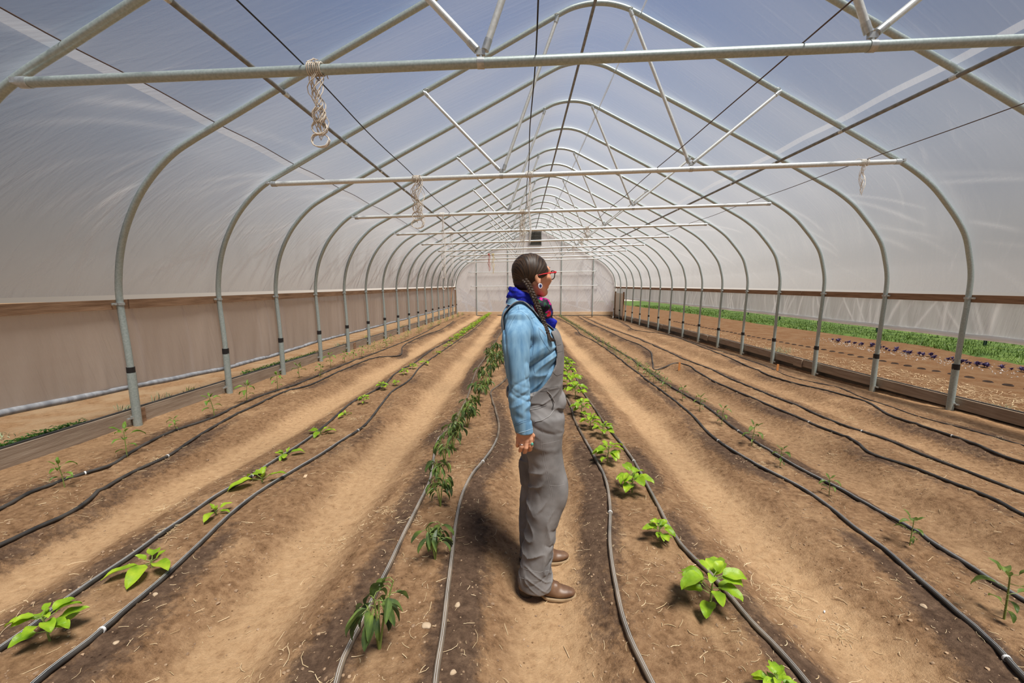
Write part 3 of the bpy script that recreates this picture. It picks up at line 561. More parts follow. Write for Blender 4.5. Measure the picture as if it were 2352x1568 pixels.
for j in range(34):
    if j < 14: x0, z0, x1, z1 = rf2.uniform(2.2, 3.6), rf2.uniform(2.2, 3.0), rf2.uniform(3.2, 4.4), rf2.uniform(.3, 1.6)
    elif j < 24: x0, z0, x1, z1 = rf2.uniform(-4.4, -4.0), rf2.uniform(.1, 1.5), rf2.uniform(-3.9, -2.6), rf2.uniform(-.1, .6)
    else: x0 = rf2.uniform(-3, 3); z0, x1, z1 = rf2.uniform(1.2, 2.8), x0+rf2.uniform(-.1, .6), rf2.uniform(0, .8)
    dx, dz = x1-x0, z1-z0; t_ = np.clip(((VA[:, 0]-x0)*dx+(VA[:, 2]-z0)*dz)/(dx*dx+dz*dz), 0, 1); dd = np.hypot(VA[:, 0]-x0-t_*dx, VA[:, 2]-z0-t_*dz); ce = np.maximum(ce, rf2.uniform(.3, 1)*np.exp(-(dd/.045)**2))
at_ = me.attributes.new('crease', 'FLOAT', 'POINT'); at_.data.foreach_set('value', ce.astype(np.float32)); me.materials.append(M['film_end'])
o = bpy.data.objects.new('wall_back', me); C.objects.link(o); tag(o, kind='structure', label='pale creased film closing the far end of the greenhouse')
for i, x in enumerate((-3.34, -1.55, 1.48, 3.27)):
    zt_ = ztop(x); mb = MB(); mb.tube([(x, YE-.05, gE-.08), (x, YE-.05, zt_-.02)], .028, 8); mb.tube([(x, YE-.05, gE+.1), (x, YE-.05, gE+.13)], .034, 8)
    o = mb.build('end_wall_post', M['steel'], loc=(x, YE-.05, gE)); tag(o, 'upright steel post against the end wall, '+('far left', 'behind the woman on the left', 'right of the woman', 'far right')[i], 'post', 'end wall posts')
for z, x0, x1, nm in ((2.22, -3.75, 3.42, 'upper'), (1.43, -3.62, 3.55, 'lower')):
    mb = MB(); mb.tube([(x0, YE-.10, z), (x1, YE-.10, z+.05)], .02, 8); mb.box((x0, YE-.10, z), (.06, .05, .06)); mb.box((x1, YE-.10, z+.05), (.06, .05, .06))
    o = mb.build('end_wall_rail', M['steel_bright'], loc=(x0, YE-.1, z)); tag(o, nm+' white pipe rail across the end wall', 'rail', 'end wall rails')
mb = MB(); mb.box((0, YE-.02, gE+.045), (8.9, .04, .34)); o = mb.build('baseboard_back', M['wood_pale'], smooth=False); tag(o, kind='structure', label='pale timber sill along the foot of the end wall')
mb = MB(); mb.tube([(x, YE-.12-.03*math.sin(x*1.7), gE+.01+.01*math.sin(x*2.3)) for x in np.linspace(-4.3, 4.3, 40)], .022, 8); o = mb.build('header_pipe', M['hose'], loc=(-4.3, YE-.1, gE)); tag(o, 'black header pipe on the soil in front of the end wall sill', 'pipe')
# louvred vent in the gable
root = empty('louvre_vent', (-.02, YE-.07, 3.72), 'dark louvred shutter vent high in the end wall gable', 'vent')
mb = MB(); x0, x1, z0, z1 = -.37, .33, 3.72, 4.47
for a, b in (((x0, z0), (x1, z0)), ((x1, z0), (x1, z1)), ((x1, z1), (x0, z1)), ((x0, z1), (x0, z0))):
    mb.box(((a[0]+b[0])/2, YE-.07, (a[1]+b[1])/2), (abs(a[0]-b[0])+.03, .07, abs(a[1]-b[1])+.03))
put(mb.build('frame', M['steel_dark'], smooth=False), root)
mb = MB(); mb.box((-.02, YE-.03, 4.095), (.68, .01, .73)); put(mb.build('backing', M['tape'], smooth=False), root)
M['louvre'] = mat('louvre_grey', (.20, .19, .16), .5, .3)
for i in range(9):
    z = z0+.045+i*.082; mb = MB(); a = .6; mb.box((-.02, YE-.085, z), (.67, .07, .006), [(1, 0, 0), (0, math.cos(a), -math.sin(a)), (0, math.sin(a), math.cos(a))]); put(mb.build('slat', M['louvre'], smooth=False), root)
# timber corner braces
root = empty('corner_brace', (4.5, YK(16), float(G(4.5, YK(16)))), 'brown timber corner frame with pale panel at the far right', 'timber frame')
gz = float(G(4.5, YK(16)))
for y in (YK(15)+.55, YK(17)-.12):
    mb = MB(); mb.box((4.53, y, gz+.68), (.06, .10, 1.5)); put(mb.build('stud', M['wood_hip'], smooth=False), root)
mb = MB(); mb.box((4.548, (YK(15)+.55+YK(17)-.12)/2, gz+.75), (.02, YK(17)-.67-YK(15)-.05, 1.2)); o = put(mb.build('panel', mat('pale_panel', (.62, .58, .50), .7), smooth=False), root)
gz = float(G(-4.5, YK(16)))
root = empty('corner_brace', (-4.5, YK(16), gz), 'brown timber corner frame with slanting brace at the far left', 'timber frame')
mb = MB(); mb.box((-4.53, YK(17)-.12, gz+.65), (.06, .10, 1.45)); put(mb.build('stud', M['wood_hip'], smooth=False), root)
mb = MB(); board(mb, -4.5, 0, .1, lambda y: 0, lambda y: 1.5, .05); mb.v = [np.array(v)*(1, 1, 1)+np.array((0, YK(15)+.3, gz)) for v in mb.v]; mb.v[0][:, 1] += (mb.v[0][:, 2]-gz)*.55; put(mb.build('brace', M['wood_hip'], smooth=False), root)
# stakes
for px, py, h, mt, lb in ((1560, 848, .145, 'stake', 'orange wooden row stake standing in the second bed from the right'), (1785, 855, .12, 'stake', 'orange wooden row stake standing near the right baseboard'), (1392, 752, .14, 'wood_pale', 'pale far row stake standing in the soil')):
    q = at(px, py); z = Hs(q[0], q[1]); mb = MB(); mb.box((q[0], q[1], z+h/2-.02), (.036, .008, h+.04), [(1, 0, .03), (0, 1, 0), (-.03, 0, 1)]); o = mb.build('row_stake', M[mt], smooth=False, loc=(q[0], q[1], z)); tag(o, lb, 'stake', 'row stakes')
# twine bundles hanging from the wires
def twine(x, y, z, L, wd, n, mt, label, loops=True, seed=0):
    rg = np.random.default_rng(seed); mb = MB(); kb = MB()
    for i in range(n):
        ln = L*rg.uniform(.55, 1); x0 = rg.normal(0, wd*.25); y0 = rg.normal(0, wd*.2); ph = rg.uniform(0, 6.3); fr = rg.uniform(2, 4)
        q = np.linspace(0, 1, 14 if L > .4 else 10)
        a = np.c_[x0+wd*.45*np.sin(q*fr*math.pi+ph)*np.sin(q*math.pi)**.6, y0+wd*.4*np.cos(q*fr*math.pi+ph)*np.sin(q*math.pi)**.6, -q*ln]
        b = a[::-1]+np.c_[wd*.3*np.sin(q*math.pi*fr), wd*.2*np.cos(q*5+ph), 0*q]; P = np.r_[a, b[1:]]+np.array((x, y, z)); mb.tube(P, .0028, 5)
    if loops:
        for j in range(3):
            zc = z-L*(.6+.15*j); rr = wd*(.5+.1*j)
            for e_ in range(3):
                mb.tube([(x+rr*math.cos(t)+rg.normal(0, .002), y+.3*rr*math.sin(t+e_), zc+L*.085*math.sin(t)) for t in np.linspace(0, 6.28, 14)], .0032, 5)
    for j in range(7):
        kb.tube([(x+(j-3)*.012+.004*math.sin(t), y+.034*math.sin(t), z-.031+.034*math.cos(t)) for t in np.linspace(0, 6.28, 14)], .0035, 5)
    for j in range(4):
        d = rg.normal(0, 1, 3); d[2] = -abs(d[2]); d /= np.linalg.norm(d); kb.tube([(x+.02*j-.03, y, z), np.array((x+.02*j-.03, y, z))+d*.03+np.array((0, 0, .02)), np.array((x+.02*j-.03, y, z))+d*.08], .0028, 5)
    root = empty('twine_bundle', (x, y, z), label, 'twine', 'twine bundles hanging from the wires')
    put(mb.build('strands', M[mt]), root); put(kb.build('knot', M[mt]), root)
bz = lambda x: 2.715+.19*(x+3.68)/7.12+.033
q = atY(727, 160, YK(0)-.045); twine(q[0], YK(0)-.05, bz(q[0]), .46, .07, 6, 'twine', 'knotted natural twine bundle on the tie bar nearest the camera', seed=1)
q = atY(957, 420, YK(2)-.045); twine(q[0], YK(2)-.05, bz(q[0]), .60, .10, 9, 'twine', 'looped pale twine bundle on the second tie bar, left side', seed=2)
q = atY(1200, 410, YK(4)-.045); twine(q[0], YK(4)-.05, bz(q[0]), .62, .07, 7, 'twine', 'tan twine bundle on the third tie bar left of the vent', seed=3)
q = atY(1216, 420, YK(2)-.045); twine(q[0], YK(2)-.05, bz(q[0]), .85, .03, 3, 'twine_white', 'long thin twine hanging on the second tie bar near the middle', loops=False, seed=4)
q = atY(1985, 370, YK(2)-.045); twine(q[0], YK(2)-.05, bz(q[0]), .42, .05, 4, 'twine_white', 'white twine strand on the second tie bar, right end', loops=False, seed=5)
q = atY(1016, 490, YK(4)-.045); twine(q[0], YK(4)-.05, bz(q[0]), 1.35, .06, 4, 'twine_white', 'very long white twine chain on the third tie bar, left side', seed=6)
q = atY(1349, 520, YK(6)-.045); twine(q[0], YK(6)-.05, bz(q[0]), .40, .14, 5, 'twine', 'spread twine bow on the fourth tie bar right of the vent', loops=False, seed=7)
q = atY(1337, 560, YK(8)-.045); twine(q[0], YK(8)-.05, bz(q[0]), .30, .12, 5, 'twine', 'short twine tangle on the fifth tie bar right of the vent', loops=False, seed=8)
q = atY(1123, 588, YK(12)-.045); twine(q[0], YK(12)-.05, bz(q[0]), .75, .08, 5, 'twine_red', 'reddish twine bundle far back, left of the woman', loops=False, seed=9)
q = atY(1133, 592, YK(12)-.045); twine(q[0], YK(12)-.05, bz(q[0]), .85, .09, 4, 'twine_yellow', 'yellow twine bundle far back, left of the woman', loops=False, seed=10)
q = atY(1090, 580, YK(10)-.045); twine(q[0], YK(10)-.05, bz(q[0]), .9, .05, 3, 'twine_white', 'pale twine strand far back over the left bed', loops=False, seed=11)
q = atY(1317, 575, YK(10)-.045); twine(q[0], YK(10)-.05, bz(q[0]), .5, .05, 3, 'twine_white', 'pale twine strand far back over the right beds', loops=False, seed=12)
q = atY(1037, 540, YK(6)-.045); twine(q[0], YK(6)-.05, bz(q[0]), 1.2, .04, 3, 'twine_white', 'long pale twine on the fourth tie bar over the left beds', loops=False, seed=13)
# ---------------------------------------------------------------- the woman
from mathutils.bvhtree import BVHTree
def smin(a, b, k):
    h = np.clip(.5+.5*(b-a)/k, 0, 1); return b*(1-h)+a*h-k*h*(1-h)
def smax(a, b, k): return -smin(-a, -b, k)
def cap(P, a, b, ra, rb):
    a = np.array(a, float); b = np.array(b, float); ab = b-a; t = np.clip(((P-a)@ab)/(ab@ab), 0, 1)
    return np.linalg.norm(P-a-t[..., None]*ab, axis=-1)-(ra+(rb-ra)*t)
def ell(P, c, r):
    r = np.array(r, float); q = (P-np.array(c, float)); k0 = np.linalg.norm(q/r, axis=-1); k1 = np.linalg.norm(q/(r*r), axis=-1)+1e-9
    return k0*(k0-1)/k1
_tc = {}
def smoothT(T):
    T = np.array(sorted(T)); key = T.tobytes()
    if key not in _tc:
        z = np.linspace(T[0, 0], T[-1, 0], 160); o = [z]
        for j in range(1, 5):
            m = np.gradient(T[:, j], T[:, 0]) if len(T) > 2 else np.full(2, (T[1, j]-T[0, j])/(T[1, 0]-T[0, 0])); i = np.clip(np.searchsorted(T[:, 0], z)-1, 0, len(T)-2); h = T[i+1, 0]-T[i, 0]; t = (z-T[i, 0])/h
            o.append((2*t**3-3*t**2+1)*T[i, j]+(t**3-2*t**2+t)*h*m[i]+(-2*t**3+3*t**2)*T[i+1, j]+(t**3-t**2)*h*m[i+1])
        _tc[key] = np.array(o).T
    return _tc[key]
def loft(P, T, ztop_=None, zbot_=None, k=.02, pw=2.0):
    """T rows: z, centre x, centre y, half depth, half width"""
    T = smoothT(T); z = P[..., 2]
    cx, cy, a, b = (np.interp(z, T[:, 0], T[:, i]) for i in (1, 2, 3, 4))
    q = ((np.abs(P[..., 0]-cx)/a)**pw+(np.abs(P[..., 1]-cy)/b)**pw)**(1/pw); d = (q-1)*np.minimum(a, b)
    d = smax(d, z-(T[-1, 0] if ztop_ is None else ztop_), k); return smax(d, (T[0, 0] if zbot_ is None else zbot_)-z, k)
def chain(P, pts, rs, k=.004):
    d = None
    for i in range(len(pts)-1):
        c = cap(P, pts[i], pts[i+1], rs[i], rs[i+1]); d = c if d is None else smin(d, c, k)
    return d
def surf_nets(f, lo, hi, h):
    lo = np.array(lo, float); hi = np.array(hi, float); n = np.ceil((hi-lo)/h).astype(int)+1
    c = 4; nc = (n+c-1)//c+1
    cg = np.stack(np.meshgrid(*[lo[i]+np.arange(nc[i])*h*c for i in range(3)], indexing='ij'), -1)
    dc = f(cg.reshape(-1, 3)).reshape(nc)
    near = np.abs(dc) < h*c*2.2
    nn = near.copy()
    for ax in range(3): nn[tuple(slice(1, None) if i == ax else slice(None) for i in range(3))] |= near[tuple(slice(0, -1) if i == ax else slice(None) for i in range(3))]; near = nn.copy()
    near = nn
    idx = [np.minimum(np.arange(n[i])//c, nc[i]-1) for i in range(3)]
    m = near[np.ix_(*idx)]; D = np.where(dc[np.ix_(*idx)] > 0, 1.0, -1.0)
    I = np.argwhere(m); val = np.empty(len(I))
    for s in range(0, len(I), 400000): val[s:s+400000] = f(lo+I[s:s+400000]*h)
    D[m] = val
    sgn = D < 0; cs = np.zeros(n-1, int); acc = np.zeros((*(n-1), 3)); cnt = np.zeros(n-1)
    corners = [(a, b, e_) for a in (0, 1) for b in (0, 1) for e_ in (0, 1)]
    sl = lambda o: tuple(slice(o[i], n[i]-1+o[i]) for i in range(3))
    for a in corners:
        for ax in range(3):
            if a[ax] == 0:
                b = list(a); b[ax] = 1; A, B = D[sl(a)], D[sl(b)]; x = (A < 0) != (B < 0)
                t = np.where(x, A/np.where(A-B == 0, 1, A-B), 0)
                for i in range(3): acc[..., i] += np.where(x, a[i]+(t if i == ax else 0), 0)
                cnt += x
    act = cnt > 0; ids = -np.ones(n-1, int); ids[act] = np.arange(act.sum()); cell = np.argwhere(act)
    V = lo+(cell+acc[act]/cnt[act][:, None])*h; F = []
    for ax in range(3):
        u, v = [(1, 2), (2, 0), (0, 1)][ax]
        o = [slice(0, None)]*3; A = sgn.take(range(0, n[ax]-1), ax); B = sgn.take(range(1, n[ax]), ax); x = A != B
        E = np.argwhere(x); E = E[(E[:, u] > 0) & (E[:, v] > 0) & (E[:, u] < n[u]-1) & (E[:, v] < n[v]-1)]
        if not len(E): continue
        a0 = A[tuple(E.T)]
        def cid(du, dv): q = E.copy(); q[:, u] -= du; q[:, v] -= dv; return ids[tuple(q.T)]
        q = np.stack([cid(1, 1), cid(0, 1), cid(0, 0), cid(1, 0)], 1); q[~a0] = q[~a0][:, ::-1]; F.append(q)
    F = np.concatenate(F); F = F[(F >= 0).all(1)]
    return V, F
def mesh_obj(name, V, F, m, parent):
    me = bpy.data.meshes.new(name); me.vertices.add(len(V)); me.vertices.foreach_set('co', np.ascontiguousarray(V).ravel()); F = np.ascontiguousarray(F, dtype=np.int32)
    me.loops.add(len(F)*4); me.loops.foreach_set('vertex_index', F.ravel()); me.polygons.add(len(F)); me.polygons.foreach_set('loop_start', np.arange(len(F))*4)
    me.update(calc_edges=True); me.polygons.foreach_set('use_smooth', [True]*len(F)); me.validate()
    for q in (m if isinstance(m, list) else [m]): me.materials.append(q)
    o = bpy.data.objects.new(name, me); C.objects.link(o); return put(o, parent) if parent else o
WY = 1.90
GZ = lambda x, y: Hs(x, y)
woman = empty('person', (-.69, WY, GZ(-.69, WY)), 'woman with a brown braid, blue denim shirt and grey overalls standing on the path', 'person')
# ---- head frame (turned about 25 degrees away from the camera)
HC = np.array([-.747, WY, 1.596]); th_ = math.radians(26); tl_ = math.radians(2)
RZ = np.array([[math.cos(th_), -math.sin(th_), 0], [math.sin(th_), math.cos(th_), 0], [0, 0, 1]])
RY = np.array([[math.cos(tl_), 0, math.sin(tl_)], [0, 1, 0], [-math.sin(tl_), 0, math.cos(tl_)]])
RH = RZ@RY
def hl(P): return (P-HC)@RH            # world -> head local
def hw(p): return HC+RH@np.array(p, float)
def head_sdf(P):
    q = hl(P); s = q.copy(); s[..., 1] = np.abs(s[..., 1])
    d = ell(q, (-.004, 0, .008), (.0765, .0665, .0685))
    d = smin(d, ell(q, (.040, 0, -.025), (.052, .056, .066)), .03)
    d = smin(d, cap(s, (-.004, .050, -.045), (.058, .012, -.088), .019, .017), .022)
    d = smin(d, ell(q, (.070, 0, -.084), (.019, .020, .016)), .014)
    d = smin(d, ell(s, (.060, .034, -.028), (.026, .022, .024)), .016)       # cheek
    d = smin(d, cap(s, (.078, 0, .024), (.066, .040, .020), .010, .009), .016)  # brow
    d = smax(d, -ell(s, (.094, .031, .006), (.017, .016, .011)), .012)        # socket
    d = smin(d, ell(s, (.073, .031, .005), (.0125, .0135, .0115)), .003)       # eye and lids
    d = smin(d, cap(q, (.086, 0, .012), (.104, 0, -.026), .0065, .0085), .010)  # nose
    d = smin(d, ell(s, (.094, .010, -.031), (.011, .008, .007)), .006)
    d = smin(d, ell(q, (.083, 0, -.051), (.010, .022, .0055)), .006); d = smin(d, ell(q, (.081, 0, -.061), (.010, .020, .0065)), .006)
    d = smax(d, -ell(q, (.094, 0, -.056), (.008, .021, .0014)), .002)
    e_ = ell(s, (-.002, .073, -.012), (.017, .008, .030)); e_ = smin(e_, ell(s, (.003, .072, -.040), (.009, .007, .011)), .008)
    e_ = smax(e_, -ell(s, (.003, .082, -.010), (.009, .007, .018)), .004); d = smin(d, e_, .005)
    return d
def neck_sdf(P):
    d = cap(P, (-.790, WY, 1.42), (-.765, WY+.006, 1.535), .057, .050); return smin(d, ell(P, (-.785, WY, 1.405), (.058, .085, .04)), .03)
TORSO = [(1.475, -.782, WY, .050, .058), (1.45, -.792, WY, .062, .085), (1.425, -.795, WY, .076, .128), (1.39, -.788, WY, .092, .165), (1.35, -.762, WY, .118, .180), (1.28, -.744, WY, .132, .176), (1.20, -.736, WY, .132, .165), (1.12, -.733, WY, .125, .155), (1.05, -.728, WY, .118, .154), (.98, -.725, WY, .118, .160)]
def torso_sdf(P, off=0):
    T = [(z, cx, cy, a+off, b+off) for z, cx, cy, a, b in TORSO]; s = P.copy(); s[..., 1] = WY-np.abs(P[..., 1]-WY)
    return smin(loft(P, T, k=.03, pw=2.25), cap(s, (-.792, WY-.02, 1.440), (-.802, WY-.150, 1.388), .044+off, .040+off), .035)
ARM = [(1.40, -.796, 1.742, .046, .040), (1.37, -.804, 1.725, .058, .052), (1.30, -.812, 1.702, .060, .053), (1.23, -.805, 1.688, .053, .050), (1.10, -.798, 1.674, .047, .046), (1.00, -.792, 1.668, .043, .042), (.96, -.783, 1.667, .038, .037), (.925, -.776, 1.667, .034, .033)]
def hand_sdf(P):
    d = loft(P, [(1.0, -.788, 1.668, .026, .021), (.945, -.779, 1.668, .026, .018), (.925, -.774, 1.667, .034, .016)], ztop_=1.02, zbot_=.915, k=.012)
    kn = [(-.802, 1.668, .902), (-.786, 1.661, .896), (-.768, 1.658, .896), (-.750, 1.661, .901)]
    for i, q in enumerate(kn): d = smin(d, cap(P, (-.788+.009*i, 1.667, .945), q, .012, .0105), .010)
    fp = [[kn[0], (-.8045, 1.667, .881), (-.806, 1.680, .864), (-.805, 1.694, .856)], [kn[1], (-.789, 1.657, .869), (-.793, 1.669, .848), (-.796, 1.686, .838)],
          [kn[2], (-.770, 1.654, .866), (-.773, 1.667, .843), (-.777, 1.685, .832)], [kn[3], (-.749, 1.659, .872), (-.752, 1.672, .851), (-.758, 1.689, .840)]]
    rr = [(.0095, .0082, .0076, .0062), (.0100, .0092, .0083, .0068), (.0102, .0094, .0085, .0070), (.0100, .0092, .0082, .0067)]
    for q, r in zip(fp, rr):
        c = chain(P, q, r, .003); c = np.minimum(c, np.linalg.norm(P-np.array(q[1]), axis=-1)-r[1]*1.07)
        d = smin(d, c, .0035)
    t_ = chain(P, [(-.760, 1.676, .925), (-.742, 1.690, .905), (-.743, 1.703, .880), (-.752, 1.710, .862)], (.013, .0105, .0092, .0072), .004)
    return smin(d, t_, .008)
def arm_body(P): return smin(cap(P, (-.80, 1.74, 1.37), (-.80, 1.675, 1.13), .042, .034), cap(P, (-.80, 1.675, 1.13), (-.786, 1.668, .98), .034, .024), .02)
NEAR = [(.90, -.69, 1.812, .088, .090), (.85, -.686, 1.808, .078, .088), (.75, -.678, 1.802, .079, .085), (.634, -.668, 1.800, .086, .078), (.55, -.674, 1.797, .084, .075), (.437, -.691, 1.792, .071, .071), (.35, -.706, 1.788, .070, .071), (.26, -.718, 1.785, .068, .074), (.20, -.724, 1.782, .073, .076), (.132, -.719, 1.780, .081, .074)]
FARL = [(.90, -.70, 1.985, .095, .088), (.85, -.706, 1.988, .088, .088), (.75, -.711, 1.993, .084, .085), (.634, -.712, 1.998, .082, .078), (.55, -.715, 2.002, .078, .075), (.437, -.724, 2.008, .070, .071), (.35, -.729, 2.012, .070, .071), (.26, -.727, 2.016, .070, .074), (.20, -.722, 2.02, .073, .075), (.115, -.712, 2.022, .080, .074)]
def legs_body(P):
    d = cap(P, (-.695, 1.82, .88), (-.672, 1.80, .56), .060, .044); d = smin(d, cap(P, (-.675, 1.80, .56), (-.73, 1.785, .16), .046, .034), .02)
    e_ = smin(cap(P, (-.705, 1.98, .88), (-.712, 2.0, .56), .060, .044), cap(P, (-.712, 2.0, .56), (-.725, 2.02, .16), .046, .034), .02); return np.minimum(d, e_)
mir = lambda P: P*np.array([1, -1, 1])+np.array([0, 2*WY, 0])
def rest_body(P):
    d = torso_sdf(P, -.030); d = smin(d, neck_sdf(P), .02); d = np.minimum(d, np.minimum(arm_body(P), arm_body(mir(P))))
    d = smin(d, legs_body(P), .02); return smin(d, loft(P, [(1.0, -.725, WY, .10, .14), (.90, -.72, WY, .105, .155), (.86, -.715, WY, .08, .14)], k=.04), .02)
M['skin'] = noisy('skin', (.66, .31, .175), (.76, .39, .235), 9, .45, spec=.45, bump=.0006, bscale=160)
b_ = M['skin'].node_tree.nodes['Principled BSDF']; b_.inputs['Subsurface Weight'].default_value = .12; b_.inputs['Subsurface Radius'].default_value = (.012, .005, .003); b_.inputs['Subsurface Scale'].default_value = .6
hn = lambda P: smin(head_sdf(P), neck_sdf(P), .018)
V1, F1 = surf_nets(hn, (-.88, 1.77, 1.44), (-.62, 2.03, 1.70), .0026)
V2, F2 = surf_nets(hand_sdf, (-.83, 1.635, .81), (-.71, 1.73, 1.01), .0017)
V3, F3 = surf_nets(rest_body, (-.93, 1.58, .10), (-.55, 2.22, 1.47), .011)
V4 = mir(V2); F4 = F2[:, ::-1]
Vb = np.concatenate([V1, V2, V4, V3]); Fb = np.concatenate([F1, F2+len(V1), F4+len(V1)+len(V2), F3+len(V1)+2*len(V2)])
body = mesh_obj('body', Vb, Fb, M['skin'], woman)

# ---- clothes
def fold3(P, s, sc): return vn3(P*np.array(s)*sc)
def crease(x, y, z, p=5):
    n = vn3(np.stack([x, y, z], -1)); return (1-np.abs(n))**p
def cloth_noise(P):
    q = P*np.array([7, 7, 5.0]); w_ = vn3(q); r = 1-np.abs(vn3(P*np.array([13, 13, 22.0])+w_[..., None]*1.6)); return (r-.65)*.010+.004*vn3(P*30)
def shirt_sdf(P):
    d = torso_sdf(P, .002)
    q = P.copy(); q[..., 1] = np.where(P[..., 1] > WY, 2*WY-P[..., 1], P[..., 1])
    a = loft(q, ARM, ztop_=1.43, zbot_=.928, k=.014, pw=2.1)
    z = P[..., 2]
    # sleeve creases: tight rings on the forearm, long soft folds above
    x, y = q[..., 0], q[..., 1]
    fore = sst(1.17, 1.08, z)*sst(.965, .99, z); up = sst(1.03, 1.2, z)
    a = a+fore*(.0058*crease(x*9+z*8, y*9, z*34+x*14, 3)-.0045*crease(x*11, y*9+4, z*28-x*16, 3)+.0003)+up*(.0055*crease(x*20+z*5, y*16, z*6, 6)-.002*vn3(np.stack([x*24+z*4, y*20, z*7], -1)))
    el_ = np.exp(-((z-1.13)/.05)**2); a = a+el_*.006*crease(x*10, y*10, z*34-x*22, 4)
    cuff = loft(q, [(.985, -.788, 1.667, .0415, .040), (.925, -.776, 1.667, .0375, .036)], ztop_=.978, zbot_=.926, k=.004)
    # chest folds running from the armpit to the front
    u = (P[..., 0]+.80)*1.0; chest = sst(-.80, -.75, P[..., 0])*sst(1.37, 1.31, z)*sst(1.0, 1.06, z)
    d = d+chest*(.011*crease(u*5, y*5, z*19-u*10, 6)-.006*crease(u*7, y*5+2, z*24-u*13, 4)-.001)+.001*vn3(P*34)
    back = sst(-.79, -.85, P[..., 0]); d = d+back*.008*crease(u*8, P[..., 1]*10, z*16+u*10, 5)
    d = smin(d, a, .022)
    d = np.minimum(d, cuff)
    d = smax(d, -cap(q, (-.79, 1.667, .90), (-.779, 1.667, .955), .030, .030), .004)       # open cuff
    d = smax(d, -cap(P, (-.783, WY, 1.475), (-.775, WY, 1.56), .055, .058), .006)
    return d
M['denim'] = noisy('blue_denim', (.12, .26, .42), (.26, .45, .61), 26, .85, bump=.0004, bscale=420, stretch=(1.6, 1.6, .22), detail=8, lo=.33, hi=.66, spec=.2)
M['denim_seam'] = mat('denim_seam', (.36, .50, .62), .9); M['denim_dark'] = mat('denim_seam_dark', (.07, .15, .26), .9)
V, F = surf_nets(shirt_sdf, (-.94, 1.56, .90), (-.56, 2.24, 1.50), .0042)
shirt = mesh_obj('shirt', V, F, M['denim'], woman); tag(shirt, label='light blue denim shirt with long sleeves')
BIBX = [(1.02, -.99), (1.055, -.90), (1.072, -.735), (1.10, -.70), (1.15, -.662), (1.20, -.640), (1.25, -.636), (1.30, -.643), (1.345, -.662), (1.36, -.67)]
PELV = [(1.085, -.716, WY, .114, .160), (1.06, -.714, WY, .114, .162), (.98, -.710, WY, .112, .172), (.92, -.708, WY, .110, .178), (.87, -.712, WY, .110, .176), (.84, -.71, WY, .10, .17)]
def overalls_sdf(P):
    z = P[..., 2]; x = P[..., 0]
    a = loft(P, NEAR, ztop_=.95, k=.012)-.003; b = loft(P, FARL, ztop_=.95, k=.012)-.003; p_ = loft(P, PELV, ztop_=1.082, k=.012, pw=2.2)
    d = smin(a, b, .02); d = smin(d, p_, .045)
    d = smin(d, ell(P, (-.612, 1.865, 1.008), (.033, .075, .048)), .02)                    # gaping front
    # soft folds
    s = np.where(P[..., 1] < WY, 1, -1)
    y = P[..., 1]; hip = sst(.86, .93, z); leg = (1-hip)*sst(.11, .17, z); lo_ = sst(.40, .22, z)
    wv_ = .8*vn3(P*np.array([6, 5, 4.])); g1 = crease(x*7-z*2+wv_, y*8, z*9+x*13+wv_*1.5, 4)*sst(-.15, .3, vn3(P*np.array([5, 4, 3.])+9)); g2 = crease(x*9+z*3, y*8+3+wv_, z*12-x*12+5+wv_*1.5, 7)*sst(-.1, .35, vn3(P*np.array([5, 4, 3.])+31)); g3 = crease(x*11, y*9+7, z*24+x*18, 6)
    d = d+leg*(.0080*g1-.0075*g2-.003*vn3(np.stack([x*12, y*10, z*8], -1)))-leg*lo_*.004*g3+leg*lo_*.003*crease(x*9, y*9, z*20-x*12, 5)+(1-leg-hip).clip(0, 1)*.001
    d = d+hip*sst(1.045, 1.0, z)*(.006*crease(x*6, y*5, z*26+x*9, 3)-.005*crease(x*7, y*5, z*22+x*14, 4))+.0007*vn3(P*50)
    # knee bag
    d = smin(d, ell(P, (-.615, 1.795, .60), (.033, .055, .075)), .03)
    sh = torso_sdf(P, .013); shell = smax(sh, -(sh+.009), .002); xe = np.interp(z, *np.array(BIBX).T)
    shell = smax(shell, xe-x, .003); shell = smax(shell, z-1.346, .003); shell = smax(shell, 1.03-z, .003); d = np.minimum(d, shell+(-.0035)*sst(1.20, 1.12, z)*crease(x*7, y*4, z*26-x*14, 5))
    # hollow at the hems and waist
    d = smax(d, -loft(P, [(z_, cx, cy, a_-.016, b_-.016) for z_, cx, cy, a_, b_ in NEAR if z_ < .3]+[(.10, -.719, 1.780, .060, .054)], ztop_=.26, zbot_=.05), .003)
    d = smax(d, -loft(P, [(z_, cx, cy, a_-.016, b_-.016) for z_, cx, cy, a_, b_ in FARL if z_ < .3]+[(.08, -.712, 2.022, .060, .054)], ztop_=.26, zbot_=.05), .003)
    return d
M['duck'] = noisy('grey_canvas', (.155, .145, .139), (.285, .268, .258), 9, .88, bump=.0004, bscale=450, detail=8, lo=.3, hi=.68, spec=.2)
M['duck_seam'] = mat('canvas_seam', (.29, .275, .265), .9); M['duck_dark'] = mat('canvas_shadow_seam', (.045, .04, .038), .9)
V, F = surf_nets(overalls_sdf, (-.94, 1.60, .09), (-.54, 2.20, 1.37), .0036)
overalls = mesh_obj('overalls', V, F, M['duck'], woman); tag(overalls, label='grey canvas bib overalls')
